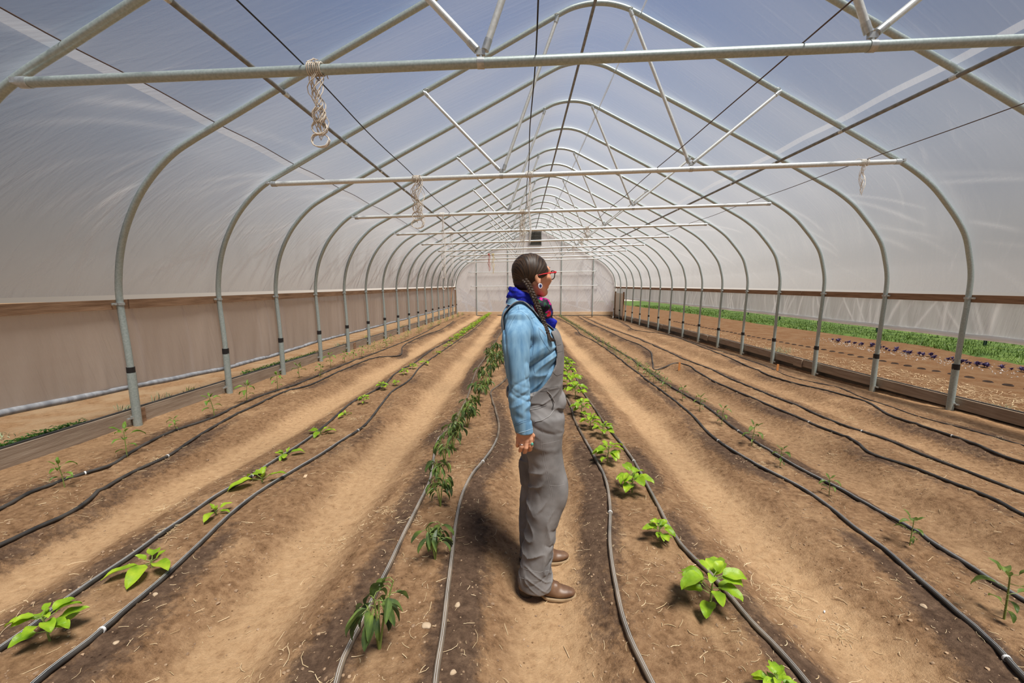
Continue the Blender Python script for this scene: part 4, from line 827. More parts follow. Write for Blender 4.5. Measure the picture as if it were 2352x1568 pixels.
# ray helper: put seams on the cloth surface
def bvh(*obs):
    Vs, Fs, n = [], [], 0
    for o in obs:
        v = np.empty(len(o.data.vertices)*3); o.data.vertices.foreach_get('co', v); v = v.reshape(-1, 3); f = np.empty(len(o.data.loops), int); o.data.loops.foreach_get('vertex_index', f)
        Vs.append(v); Fs.append(f.reshape(-1, 4)+n); n += len(v)
    return BVHTree.FromPolygons(np.concatenate(Vs).tolist(), np.concatenate(Fs).tolist())
TS = bvh(shirt); TO = bvh(overalls); TA = bvh(shirt, overalls)
def lay(tree, pts, off=.001, n=8):
    Q = []
    for i in range(len(pts)-1):
        for t in np.linspace(0, 1, n, endpoint=(i == len(pts)-2)): Q.append((pts[i][0]*(1-t)+pts[i+1][0]*t, pts[i][1]*(1-t)+pts[i+1][1]*t))
    o = []
    for px, py in Q:
        d = Vector(ray(px, py)).normalized(); h_ = tree.ray_cast(Vector(CAM), d)
        if h_[0] is not None: n_ = h_[1] if h_[1].dot(d) < 0 else -h_[1]; o.append(np.array(h_[0]+n_*off))
    return np.array(o)
def cut_runs(Q, g=.02):
    runs = [[Q[0]]]
    for a, b in zip(Q, Q[1:]):
        if np.linalg.norm(a-b) > g: runs.append([])
        runs[-1].append(b)
    return [np.array(r) for r in runs if len(r) > 2]
def seam(name, tree, lines, r, m, parent, off=.0006, label=None):
    mb = MB()
    for l in lines:
        Q = lay(tree, l, off)
        if len(Q) > 3:
            for R_ in cut_runs(Q):
                if len(R_) > 4: R_[1:-1] = (R_[:-2]+R_[1:-1]*2+R_[2:])/4
                mb.tube(R_, r, 6)
    if mb.n:
        o = put(mb.build(name, m), parent); tag(o, label=label); return o
seam('shirt_seams', TS, [[(1190, 702), (1192, 713)], [(1188, 716), (1197, 715), (1210, 724), (1219, 737), (1225, 756), (1226, 785), (1223, 815)], [(1188, 717), (1174, 741), (1163, 765), (1160, 790)], [(1152, 748), (1160, 752)], [(1220, 731), (1229, 728)],
     [(1237, 754), (1240, 770), (1250, 788), (1263, 806), (1270, 803)], [(1224, 836), (1228, 856)], [(1181, 975), (1199, 967), (1218, 962)], [(1182, 979), (1199, 971), (1218, 966)]], .0009, M['denim_dark'], shirt, off=0)
seam('cuff_edge', TS, [[(1187, 994), (1204, 991), (1223, 984)]], .0012, M['denim_seam'], shirt, off=0, label='frayed pale cuff edge')
seam('pocket_flap', TS, [[(1237, 752), (1246, 759), (1254, 769)], [(1239, 755), (1247, 763), (1254, 772)]], .0013, M['denim_seam'], shirt, label='pale stitched chest pocket flap')
seam('side_seams', TO, [[(1243, 985), (1243, 1018), (1248, 1060), (1258, 1100), (1267, 1140), (1262, 1185), (1255, 1225), (1249, 1270), (1247, 1312)], [(1246, 985), (1247, 1018), (1252, 1060), (1262, 1100), (1271, 1140), (1266, 1185), (1259, 1225)],
     [(1242, 1020), (1262, 1017), (1285, 1011)], [(1262, 1114), (1280, 1116), (1297, 1112)], [(1194, 1303), (1215, 1309), (1240, 1314), (1262, 1309)], [(1193, 1326), (1215, 1332), (1240, 1334), (1266, 1328)]], .0008, M['duck_seam'], overalls, off=-.0001)
seam('waist_seams', TO, [[(1229, 897), (1250, 899), (1286, 892)], [(1231, 889), (1250, 892), (1287, 886)], [(1228, 884), (1228, 897), (1222, 912), (1215, 925)], [(1218, 937), (1236, 934), (1255, 926)], [(1218, 942), (1236, 939), (1255, 931)]], .0008, M['duck_dark'], overalls, off=0)
seam('pocket_edge', TO, [[(1257, 898), (1266, 908), (1274, 925), (1273, 940), (1262, 955), (1245, 965), (1229, 968)]], .0020, M['duck_seam'], overalls, off=.001, label='curved front pocket binding')
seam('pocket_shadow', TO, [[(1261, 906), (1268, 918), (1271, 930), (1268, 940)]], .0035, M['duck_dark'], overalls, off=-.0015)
seam('bib_pocket', TO, [[(1268, 803), (1268, 835), (1272, 858), (1279, 863), (1293, 858)], [(1270, 796), (1292, 790)], [(1272, 812), (1292, 806)]], .0008, M['duck_dark'], overalls, off=0)
seam('bib_binding', TO, [[(1262, 758), (1265, 785), (1269, 805), (1267, 822), (1259, 840), (1245, 862), (1233, 880)]], .0016, M['duck_seam'], overalls, off=.0005)
Q = lay(TO, [(1232, 888), (1233, 888)], .002)
mb = MB(); mb.tube([Q[0], Q[0]+np.array((0, -.004, 0))], .0055, 12); o = put(mb.build('side_button', mat('bronze_button', (.10, .09, .06), .35, .8)), overalls)
# straps over the shoulders
def strap(y0):
    P = []; N_ = []
    for a in np.linspace(math.radians(200), math.radians(18), 36):
        y = y0+.0; c = Vector((-.765, y, 1.31)); d = Vector((math.cos(a), (.10 if y0 < WY else -.10)*(1 if a > 1.57 else .45), math.sin(a))).normalized(); c2 = c+d*.6
        h_ = TS.ray_cast(c2, -d)
        if h_[0] is not None: P.append(np.array(h_[0]+d*.005)); N_.append(np.array(d))
    P = np.array(P); P[1:-1] = (P[:-2]+P[1:-1]+P[2:])/3; V = []; w_ = .021
    for i, p in enumerate(P):
        t = P[min(i+1, len(P)-1)]-P[max(i-1, 0)]; t /= np.linalg.norm(t); s = np.cross(t, N_[i]); s /= np.linalg.norm(s)
        for q, o_ in ((-w_, -.002), (w_, -.002), (w_, .0022), (-w_, .0022)): V.append(p+s*q+N_[i]*o_)
    f = [(4*i+q, 4*i+(q+1) % 4, 4*i+4+(q+1) % 4, 4*i+4+q) for i in range(len(P)-1) for q in range(4)]+[(0, 1, 2, 3), tuple(4*(len(P)-1)+q for q in (3, 2, 1, 0))]
    mb = MB(); mb.add(V, f); return mb
for y0 in (1.805, 1.995):
    put(strap(y0).build('strap', M['duck'] if y0 > WY else M['duck']), overalls)
M['brass'] = mat('buckle_metal', (.45, .42, .36), .35, .8)
Q = lay(TO, [(1262, 764), (1268, 772)], .004)
mb = MB()
for q in (Q[0], Q[-1]):
    mb.tube([q+np.array((.008*math.cos(t), -.003, .011*math.sin(t))) for t in np.linspace(0, 6.28, 14)], .0016, 6)
put(mb.build('buckle', M['brass']), overalls)
# collar
def collar():
    mb = MB(); V = []; n = 33; 
    for i, a in enumerate(np.linspace(-2.45, 2.45, n)):
        e_ = abs(a)/2.45; ca, sa = math.cos(a), math.sin(a)       # a = 0 at the nape
        topx, topy, topz = -.782-.066*ca, WY+.070*sa, 1.496-.012*e_-.034*e_**3
        w_ = .036+.026*e_**3; lx = topx-(.012+.004*e_)*ca*(1 if ca > 0 else .9); ly = topy+(.030+.016*e_)*sa; lz = topz-w_
        if e_ > .9: lz -= .012*(e_-.9)/.1
        for x, y, z in ((topx+.004*ca, topy-.004*sa, topz), (topx-.003*ca, topy+.004*sa, topz+.003), (lx, ly, lz), (lx+.006*ca, ly-.006*sa, lz+.001)): V.append((x, y, z))
    f = [(4*i+q, 4*i+4+q, 4*i+4+(q+1) % 4, 4*i+(q+1) % 4) for i in range(n-1) for q in range(4)]+[(0, 1, 2, 3), tuple(4*(n-1)+q for q in (3, 2, 1, 0))]
    mb.add(V, f); ed = MB(); ed.tube([np.array(V[4*i+2])+np.array((0, -.001, .001)) for i in range(n)], .0014, 5); return mb, ed
cm_, ce_ = collar(); col_ = put(cm_.build('collar', M['denim']), shirt); put(ce_.build('collar_edge', M['denim_seam']), shirt)
# scarf
def scarf_sdf(P):
    d = None
    for cz, rx, ry, t, tilt in ((1.470, .064, .068, .016, .05), (1.487, .061, .064, .015, -.12), (1.497, .060, .063, .013, -.42)):
        q = P-np.array((-.778, WY, cz)); z = q[..., 2]-q[..., 0]*tilt; rr = np.hypot(q[..., 0]/rx, q[..., 1]/ry)
        e_ = np.hypot((rr-1)*min(rx, ry), z*.8)-t; d = e_ if d is None else smin(d, e_, .006)
    d = smin(d, ell(P, (-.700, WY-.035, 1.452), (.048, .052, .036)), .014)
    d = smin(d, ell(P, (-.688, WY-.02, 1.425), (.040, .055, .040)), .014)
    d = smin(d, cap(P, (-.685, WY-.04, 1.405), (-.648, WY-.045, 1.372), .030, .018), .014)
    d = smin(d, cap(P, (-.648, WY-.045, 1.372), (-.652, WY-.045, 1.335), .017, .006), .008)
    d = smin(d, cap(P, (-.832, WY-.03, 1.503), (-.856, WY-.03, 1.489), .011, .003), .008)
    d = d+.0045*vn3(P*np.array([26, 22, 60.]))+.002*vn3(P*np.array([60, 60, 120.]))
    return smax(d, -hn(P)-.000, .003)
def scarf_mat():
    m = mat('patterned_scarf', (.01, .02, .35), .7, spec=.3); t = m.node_tree; N = t.nodes; L = t.links; b = N['Principled BSDF']
    g = N.new('ShaderNodeTexCoord'); sp = N.new('ShaderNodeSeparateXYZ'); L.new(g.outputs['Object'], sp.inputs[0])
    vo = N.new('ShaderNodeTexVoronoi'); vo.inputs['Scale'].default_value = 62; wn = N.new('ShaderNodeTexNoise'); wn.inputs['Scale'].default_value = 55; L.new(g.outputs['Object'], wn.inputs['Vector']); va = N.new('ShaderNodeVectorMath'); va.operation = 'MULTIPLY_ADD'; va.inputs[1].default_value = (.028, .028, .028); L.new(wn.outputs['Color'], va.inputs[0]); L.new(g.outputs['Object'], va.inputs[2]); L.new(va.outputs[0], vo.inputs['Vector'])
    se = N.new('ShaderNodeSeparateColor'); L.new(vo.outputs['Color'], se.inputs[0]); r = N.new('ShaderNodeValToRGB'); r.color_ramp.interpolation = 'CONSTANT'; L.new(se.outputs[0], r.inputs[0])
    e = r.color_ramp.elements; e[0].color = (.012, .006, .02, 1); e[1].position = .40; e[1].color = (.40, .008, .02, 1)
    for p, c in ((.54, (.62, .02, .25, 1)), (.64, (.01, .07, .03, 1)), (.74, (.7, .24, .02, 1)), (.78, (.35, .01, .04, 1)), (.9, (.02, .01, .12, 1))): q = e.new(p); q.color = c
    # floral face of the cloth towards the front, plain blue border elsewhere
    ma = N.new('ShaderNodeMath'); ma.operation = 'MULTIPLY_ADD'; ma.inputs[1].default_value = .55; L.new(sp.outputs[2], ma.inputs[0]); L.new(sp.outputs[0], ma.inputs[2])
    gt = N.new('ShaderNodeMath'); gt.operation = 'GREATER_THAN'; L.new(ma.outputs[0], gt.inputs[0]); gt.inputs[1].default_value = -.745+.55*1.475
    g2 = N.new('ShaderNodeMath'); g2.operation = 'GREATER_THAN'; L.new(sp.outputs[2], g2.inputs[0]); g2.inputs[1].default_value = 1.395
    g3 = N.new('ShaderNodeMath'); g3.operation = 'GREATER_THAN'; L.new(sp.outputs[0], g3.inputs[0]); g3.inputs[1].default_value = -.735
    an = N.new('ShaderNodeMath'); an.operation = 'MULTIPLY'; L.new(g3.outputs[0], an.inputs[0]); L.new(g2.outputs[0], an.inputs[1])
    w2 = N.new('ShaderNodeTexVoronoi'); w2.inputs['Scale'].default_value = 140; L.new(g.outputs['Object'], w2.inputs['Vector']); bl = N.new('ShaderNodeValToRGB'); L.new(w2.outputs['Distance'], bl.inputs[0])
    bl.color_ramp.elements[0].position = .05; bl.color_ramp.elements[0].color = (.5, .5, .8, 1); bl.color_ramp.elements[1].position = .12; bl.color_ramp.elements[1].color = (.008, .016, .36, 1)
    mx = N.new('ShaderNodeMix'); mx.data_type = 'RGBA'; L.new(an.outputs[0], mx.inputs[0]); L.new(bl.outputs[0], mx.inputs[6]); L.new(r.outputs[0], mx.inputs[7]); L.new(mx.outputs[2], b.inputs['Base Color']); return m
V, F = surf_nets(scarf_sdf, (-.90, 1.79, 1.32), (-.61, 2.01, 1.56), .0026)
scarf = mesh_obj('neck_scarf', V, F, scarf_mat(), woman); tag(scarf, label='royal blue neck scarf with red and green floral front')
# hair
BR = (-.046, -.052)
def hair_sdf(P):
    q = hl(P); s = q.copy(); s[..., 1] = np.abs(s[..., 1])
    d = ell(q, (-.006, 0, .012), (.0845, .0765, .0785)); d = smin(d, ell(q, (-.030, 0, -.045), (.046, .050, .040)), .03)
    d = smin(d, ell(s, (.015, .055, -.002), (.047, .0235, .038)), .02)
    ang = np.arctan2(q[..., 2]+.055, q[..., 0]+.042); gr = np.sin(ang*46+3*vn3(q*22)+4*np.abs(q[..., 1])*8)
    d = d+.0004*gr+.0005*np.sin(ang*17+2)
    # hairline: forehead, temple, above the ear
    x, z = q[..., 0], q[..., 2]; ay = s[..., 1]
    line = np.interp(z, [-.10, -.060, -.035, -.018, .0, .02, .045, .065, .10], [-.030, -.022, -.010, .028, .052, .062, .068, .073, .092])
    line = line+np.clip(.03-ay, 0, .03)*.5
    d = smax(d, x-line, .006)
    return smax(d, -.088-z, .01)
def hair_mat():
    m = mat('brown_hair', (.05, .03, .018), .5, spec=.35); t = m.node_tree; N = t.nodes; L = t.links; b = N['Principled BSDF']
    g = N.new('ShaderNodeTexCoord'); n = N.new('ShaderNodeTexNoise'); n.inputs['Scale'].default_value = 30; n.inputs['Detail'].default_value = 4
    mp = N.new('ShaderNodeMapping'); mp.inputs['Scale'].default_value = (1, 3, 3); fl = N.new('ShaderNodeAttribute'); fl.attribute_name = 'flow'; L.new(fl.outputs['Vector'], mp.inputs[0]); mp.inputs['Scale'].default_value = (1, 1, 1); n.inputs['Scale'].default_value = 1.6; L.new(mp.outputs[0], n.inputs['Vector'])
    bp = N.new('ShaderNodeBump'); bp.inputs['Distance'].default_value = .0012; bp.inputs['Strength'].default_value = .8; L.new(n.outputs[0], bp.inputs['Height']); L.new(bp.outputs[0], b.inputs['Normal'])
    r = N.new('ShaderNodeValToRGB'); L.new(n.outputs[0], r.inputs[0]); r.color_ramp.elements[0].position = .35; r.color_ramp.elements[0].color = (.013, .0075, .0045, 1); r.color_ramp.elements[1].position = .68; r.color_ramp.elements[1].color = (.085, .047, .025, 1)
    L.new(r.outputs[0], b.inputs['Base Color']); return m
M['hair'] = hair_mat()
V, F = surf_nets(hair_sdf, (-.88, 1.78, 1.49), (-.65, 2.02, 1.71), .0024)
hair = mesh_obj('hair', V, F, M['hair'], woman)
q_ = hl(V); an_ = np.arctan2(q_[:, 2]+.055, q_[:, 0]+.042); rr_ = np.hypot(q_[:, 2]+.055, q_[:, 0]+.042); fa_ = hair.data.attributes.new('flow', 'FLOAT_VECTOR', 'POINT')
fa_.data.foreach_set('vector', np.c_[np.cos(an_)*14, np.sin(an_)*14, rr_*10+np.abs(q_[:, 1])*30].astype(np.float32).ravel()); tag(hair, label='smooth brown hair drawn back')
bp_ = [(1200, 640, 1.845), (1206, 645, 1.832), (1214, 655, 1.82), (1220, 668, 1.812), (1227, 685, 1.806), (1236, 705, 1.80), (1244, 725, 1.790), (1251, 745, 1.782), (1256, 758, 1.778), (1260, 768, 1.776)]
BP = np.array([atY(*q) for q in bp_]); BP = np.array([np.interp(np.linspace(0, 1, 90), np.linspace(0, 1, len(BP)), BP[:, i]) for i in range(3)]).T
for _ in range(6): BP[1:-1] = (BP[:-2]+2*BP[1:-1]+BP[2:])/4
# keep the braid on top of the shirt
for i in range(25, 90):
    h_ = TA.ray_cast(Vector((BP[i][0], 1.3, BP[i][2])), Vector((0, 1, 0)))
    if h_[0] is not None: BP[i][1] = min(BP[i][1], h_[0].y-.007)
BP[25:-1, 1] = np.convolve(np.pad(BP[:, 1], 3, 'edge'), np.ones(7)/7, 'valid')[25:-1]
mb = MB(); wv = np.interp(np.linspace(0, 1, 90), [0, .15, .6, .9, 1], [.0115, .0125, .0095, .0070, .0055]); ln_ = np.r_[0, np.cumsum(np.linalg.norm(np.diff(BP, axis=0), axis=1))]
for s_ in range(3):
    ph = ln_/.040*2*math.pi+s_*2*math.pi/3; T = np.gradient(BP, axis=0); T /= np.linalg.norm(T, axis=1)[:, None]; Nn = np.cross(T, [0, 1.0, 0]); Nn /= np.linalg.norm(Nn, axis=1)[:, None]
    mb.tube(BP+Nn*(wv*.72*np.sin(ph))[:, None]+np.array([0, -1, 0])*(wv*.42*np.sin(2*ph))[:, None], wv*.60, 9); nv_ = 90*9
e_ = BP[-1]; d_ = BP[-1]-BP[-6]; d_ /= np.linalg.norm(d_)
for j in range(14):
    o_ = RNG.normal(0, .0028, 3); mb.tube([e_-d_*.01+o_*.4, e_+d_*.012+o_, e_+d_*.024+o_*1.3+np.array((.004, 0, .002)), e_+d_*.030+o_*.6+np.array((.010, 0, .004))], [.0034, .0034, .0026, .001], 6)
br = put(mb.build('braid', M['hair']), hair); nn_ = len(br.data.vertices); fa_ = br.data.attributes.new('flow', 'FLOAT_VECTOR', 'POINT'); i_ = np.arange(nn_); th2 = (i_ % 9)/9*2*math.pi
fa_.data.foreach_set('vector', np.c_[np.cos(th2)*5, np.sin(th2)*5, (i_//9)*.06].astype(np.float32).ravel())
# glasses
M['red'] = mat('red_frame', (.62, .008, .02), .3); M['black'] = mat('black_frame', (.012, .01, .012), .3)
gr_ = empty('eyeglasses', (0, 0, 0), None, None)
gl = MB(); bl_ = MB(); ln2 = MB()
rim = lambda s: [hw((.0955-.004*abs(math.cos(t))*(1), s*.033+.0265*math.cos(t), -.003+.0205*math.sin(t)*(1.0 if math.sin(t) < 0 else .85))) for t in np.linspace(0, 2*math.pi, 29)[:-1]]
for s in (-1, 1):
    R_ = rim(s); bl_.tube(R_, .0022, 6, closed=True); c_ = np.mean(R_, axis=0); ln2.add([c_]+R_, [(0, i+1, (i+1) % 28+1) for i in range(28)])
    gl.tube([hw((.0945, s*.0335+s*.027, .007)), hw((.092, s*.066, .008)), hw((.085, s*.0705, .007))], [.004, .0045, .0045], 8)
    gl.tube([hw((.088, s*.070, .0065)), hw((.06, s*.0755, .003)), hw((.02, s*.079, -.004)), hw((-.005, s*.078, -.010))], [.0068, .0068, .0052, .0035], 8, flat=.45)
    gl.tube([np.array(p)+RH@np.array((.0024, 0, .0)) for p in R_[1:14]], .0022, 6)
bl_.tube([hw((.097, -.008, .003)), hw((.101, 0, .006)), hw((.097, .008, .003))], .0022, 6)
M['lens'] = bpy.data.materials.new('spectacle_lens'); M['lens'].use_nodes = True; t = M['lens'].node_tree; t.nodes.clear(); o_ = t.nodes.new('ShaderNodeOutputMaterial'); a_ = t.nodes.new('ShaderNodeBsdfTransparent'); g_ = t.nodes.new('ShaderNodeBsdfGlossy'); g_.inputs['Roughness'].default_value = .05
x_ = t.nodes.new('ShaderNodeMixShader'); x_.inputs[0].default_value = .07; t.links.new(a_.outputs[0], x_.inputs[1]); t.links.new(g_.outputs[0], x_.inputs[2]); t.links.new(x_.outputs[0], o_.inputs[0])
bpy.data.objects.remove(gr_)
G_ = put(gl.build('eyeglasses', M['red']), woman); tag(G_, label='red framed eyeglasses'); put(bl_.build('rims', M['black']), G_); put(ln2.build('lenses', M['lens']), G_)
# eyes, brows, lips
mb = MB(); eb = MB(); lp = MB()
for s in (-1, 1):
    c = hw((.0765, s*.031, .005)); ax = RH@np.array((1, 0, 0.)); mb.tube([c, c+ax*.0095], [.0062, .0055], 10)
    eb.tube([hw((.0855, s*.014, .026)), hw((.081, s*.028, .029)), hw((.069, s*.044, .024))], [.0022, .0028, .0012], 6)
put(mb.build('irises', M['black']), body); put(eb.build('eyebrows', M['hair']), body)
lp.tube([hw((.084, -.018, -.056)), hw((.0905, -.008, -.0535)), hw((.0905, .008, -.0535)), hw((.084, .018, -.056))], [.001, .0028, .0028, .001], 7)
lp.tube([hw((.083, -.016, -.058)), hw((.0890, -.006, -.0602)), hw((.0890, .006, -.0602)), hw((.083, .016, -.058))], [.001, .0030, .0030, .001], 7)
put(lp.build('lips', mat('lips', (.42, .13, .10), .45)), body)
# earrings and rings
for s in (-1, 1):
    c = hw((.006, s*.0795, -.056)); nrm = RH@np.array((.25, s*1.0, 0)); nrm /= np.linalg.norm(nrm)
    mb = MB(); mb.tube([c, c+nrm*.004], [.0115, .0115], 22); er = put(mb.build('earring', mat('white_enamel', (.75, .76, .85), .25)), body)
    mb = MB(); mb.tube([c+nrm*.0036, c+nrm*.0052], [.0072, .0068], 18); o = put(mb.build('blue_stone', mat('dark_blue_stone', (.02, .03, .12), .2)), er)
def ring(c, ax, r, m, name):
    ax = np.array(ax, float); ax /= np.linalg.norm(ax); u = np.cross(ax, (0, 1, 0)); u /= np.linalg.norm(u); v = np.cross(ax, u); mb = MB()
    mb.tube([np.array(c)+r*(math.cos(t)*u+math.sin(t)*v) for t in np.linspace(0, 2*math.pi, 19)[:-1]], .0012, 6, closed=True); return put(mb.build(name, m), body)
M['silver'] = mat('silver', (.8, .8, .78), .2, 1.0)
ring((-.788, 1.658, .880), (-.1, -.1, -1), .0102, M['silver'], 'silver_ring')
rg_ = ring((-.7495, 1.660, .883), (0, -.05, -1), .0103, M['silver'], 'gem_ring')
c_ = np.array((-.7440, 1.6495, .8835)); V, F = surf_nets(lambda P: ell(P, c_, (.0055, .004, .0072)), c_-.012, c_+.012, .0012)
o = mesh_obj('turquoise_stone', V, F, mat('turquoise', (.10, .42, .32), .25), None); put(o, rg_) if False else None; o.parent = rg_; o.matrix_parent_inverse = Matrix.Translation(Vector((0, 0, 0)))
# boots
M['boot'] = noisy('brown_leather', (.085, .034, .015), (.23, .13, .072), 12, .46, spec=.5, bump=.0008, bscale=40, lo=.3, hi=.7)
M['boot_sole'] = noisy('tan_welt', (.26, .17, .09), (.36, .25, .14), 20, .8); M['boot_heel'] = mat('dark_heel', (.075, .055, .038), .8)
def boot(hx, hy, yaw, name, label, far=False):
    a = math.radians(yaw); R_ = np.array([[math.cos(a), -math.sin(a), 0], [math.sin(a), math.cos(a), 0], [0, 0, 1]]); gz = min(GZ(hx+.06, hy), GZ(hx+.2, hy))+.002; O = np.array((hx, hy, gz))
    def up(P):
        q = (P-O)@R_; z = q[..., 2]
        d = cap(q, (.038, 0, .062), (.125, 0, .050), .031, .033); d = smin(d, ell(q, (.188, .0, .034), (.080, .036, .024)), .026); d = smin(d, cap(q, (.052, 0, .07), (.075, 0, .20), .036, .040), .03)
        d = smin(d, cap(q, (.09, 0, .095), (.165, 0, .055), .028, .024), .03); d = d+.0022*np.sin((q[..., 0]-.12)*160)*sst(.10, .14, q[..., 0])*sst(.20, .17, q[..., 0])*sst(.04, .07, z)+.0012*vn3(P*50)
        return smax(d, .0145-z+.012*sst(.12, .02, q[..., 0])*0, .004)
    V, F = surf_nets(up, O-np.array((.07, .12, .01)), O+np.array((.30, .12, .25)), .003)
    b = mesh_obj(name, V, F, M['boot'], woman); tag(b, label=label)
    def sole(P):
        q = (P-O)@R_; z = q[..., 2]; x = q[..., 0]; hw_ = np.where(x < .035, .031*np.sqrt(np.clip(1-((.035-x)/.036)**2, 0, 1)), np.where(x < .165, .031-.004*np.sin(np.clip((x-.035)/.085, 0, 1)*math.pi)+.0085*sst(.09, .165, x), .0395*np.sqrt(np.clip(1-((x-.165)/.109)**2, 0, 1))))
        d = np.maximum(np.abs(q[..., 1]+.0)-hw_, np.maximum(-.001-x, x-.272)); lo = .002+.030*sst(.145, .075, x)+.006*sst(.24, .275, x); return smax(smax(d, lo-z, .002), z-(lo+.0155), .003)
    V, F = surf_nets(sole, O-np.array((.05, .10, .01)), O+np.array((.30, .10, .08)), .0026); s_ = mesh_obj('sole', V, F, M['boot_sole'], None); s_.parent = b
    def heel(P):
        q = (P-O)@R_; z = q[..., 2]; x = q[..., 0]; k = (.034-z)*.25; return smax(smax(np.hypot((x-.035)/1.15, q[..., 1])-(.032-k*.5), z-.036, .002), smax(x-(.072-k), -z+.0, .002), .002)
    V, F = surf_nets(heel, O-np.array((.03, .06, .01)), O+np.array((.10, .06, .05)), .0026); s_ = mesh_obj('heel', V, F, M['boot_heel'], None); s_.parent = b
    return b
boot(-.800, 1.790, -6, 'boot', 'brown leather boot, nearer foot')
boot(-.800, 2.020, 4, 'boot', 'brown leather boot, farther foot')
# ---------------------------------------------------------------- plants
def leaf_mat(name, c1, c2, c3):
    m = noisy(name, c1, c2, 16, .42, spec=.35, bump=.002, bscale=60, c3=c3); b = m.node_tree.nodes['Principled BSDF']; t = m.node_tree
    tl = t.nodes.new('ShaderNodeBsdfTranslucent'); mx = t.nodes.new('ShaderNodeMixShader'); mx.inputs[0].default_value = .32; o = [n for n in t.nodes if n.type == 'OUTPUT_MATERIAL'][0]
    src = b.inputs['Base Color'].links[0].from_socket; t.links.new(src, tl.inputs[0]); t.links.new(b.outputs[0], mx.inputs[1]); t.links.new(tl.outputs[0], mx.inputs[2]); t.links.new(mx.outputs[0], o.inputs[0]); return m
LM = {'lanky': leaf_mat('mid_green_leaf', (.10, .20, .025), (.27, .40, .07), (.17, .30, .04)),
      'bright': leaf_mat('lime_green_leaf', (.17, .32, .015), (.46, .62, .04), (.30, .48, .025)),
      'wilt': leaf_mat('dark_wilted_leaf', (.055, .085, .040), (.24, .33, .07), (.12, .185, .055)),
      'dull': leaf_mat('olive_leaf', (.08, .14, .03), (.25, .33, .07), (.15, .22, .045)),
      'pale': leaf_mat('yellow_green_leaf', (.26, .30, .07), (.48, .52, .14), (.36, .42, .10))}
M['stem'] = mat('green_stem', (.20, .26, .06), .6)
def leaf(mb, base, az, elev, L, W, droop, curl=.3, n=7, roll=0.0, cup=.25):
    """ovate leaf on a curved midrib; droop bends the midrib downwards over its length"""
    hd = np.array((math.cos(az), math.sin(az), 0)); sd = np.array((-math.sin(az), math.cos(az), 0)); p = np.array(base, float); e_ = elev; V = []; ds = L/(n-1)
    for i in range(n):
        t = i/(n-1); wd = W*(math.sin(math.pi*min(1, t**.78))**.75)*(1-.10*t) if 0 < t < 1 else (.03*W if t == 0 else 0)
        dirv = hd*math.cos(e_)+np.array((0, 0, math.sin(e_))); up = -hd*math.sin(e_)+np.array((0, 0, math.cos(e_))); s_ = sd*math.cos(roll)+up*math.sin(roll); u_ = np.cross(dirv, s_); u_ = u_ if u_ @ up > 0 else -u_
        wob = .06*W*math.sin(t*11+az*3)
        for k in (-1, -.5, 0, .5, 1): V.append(p+s_*wd*.5*k+u_*(abs(k)**1.4*wd*cup+wob*abs(k)))
        p = p+dirv*ds; e_ -= droop/(n-1)
    mb.add(V, [(5*i+k, 5*i+k+1, 5*i+6+k, 5*i+5+k) for i in range(n-1) for k in range(4)])
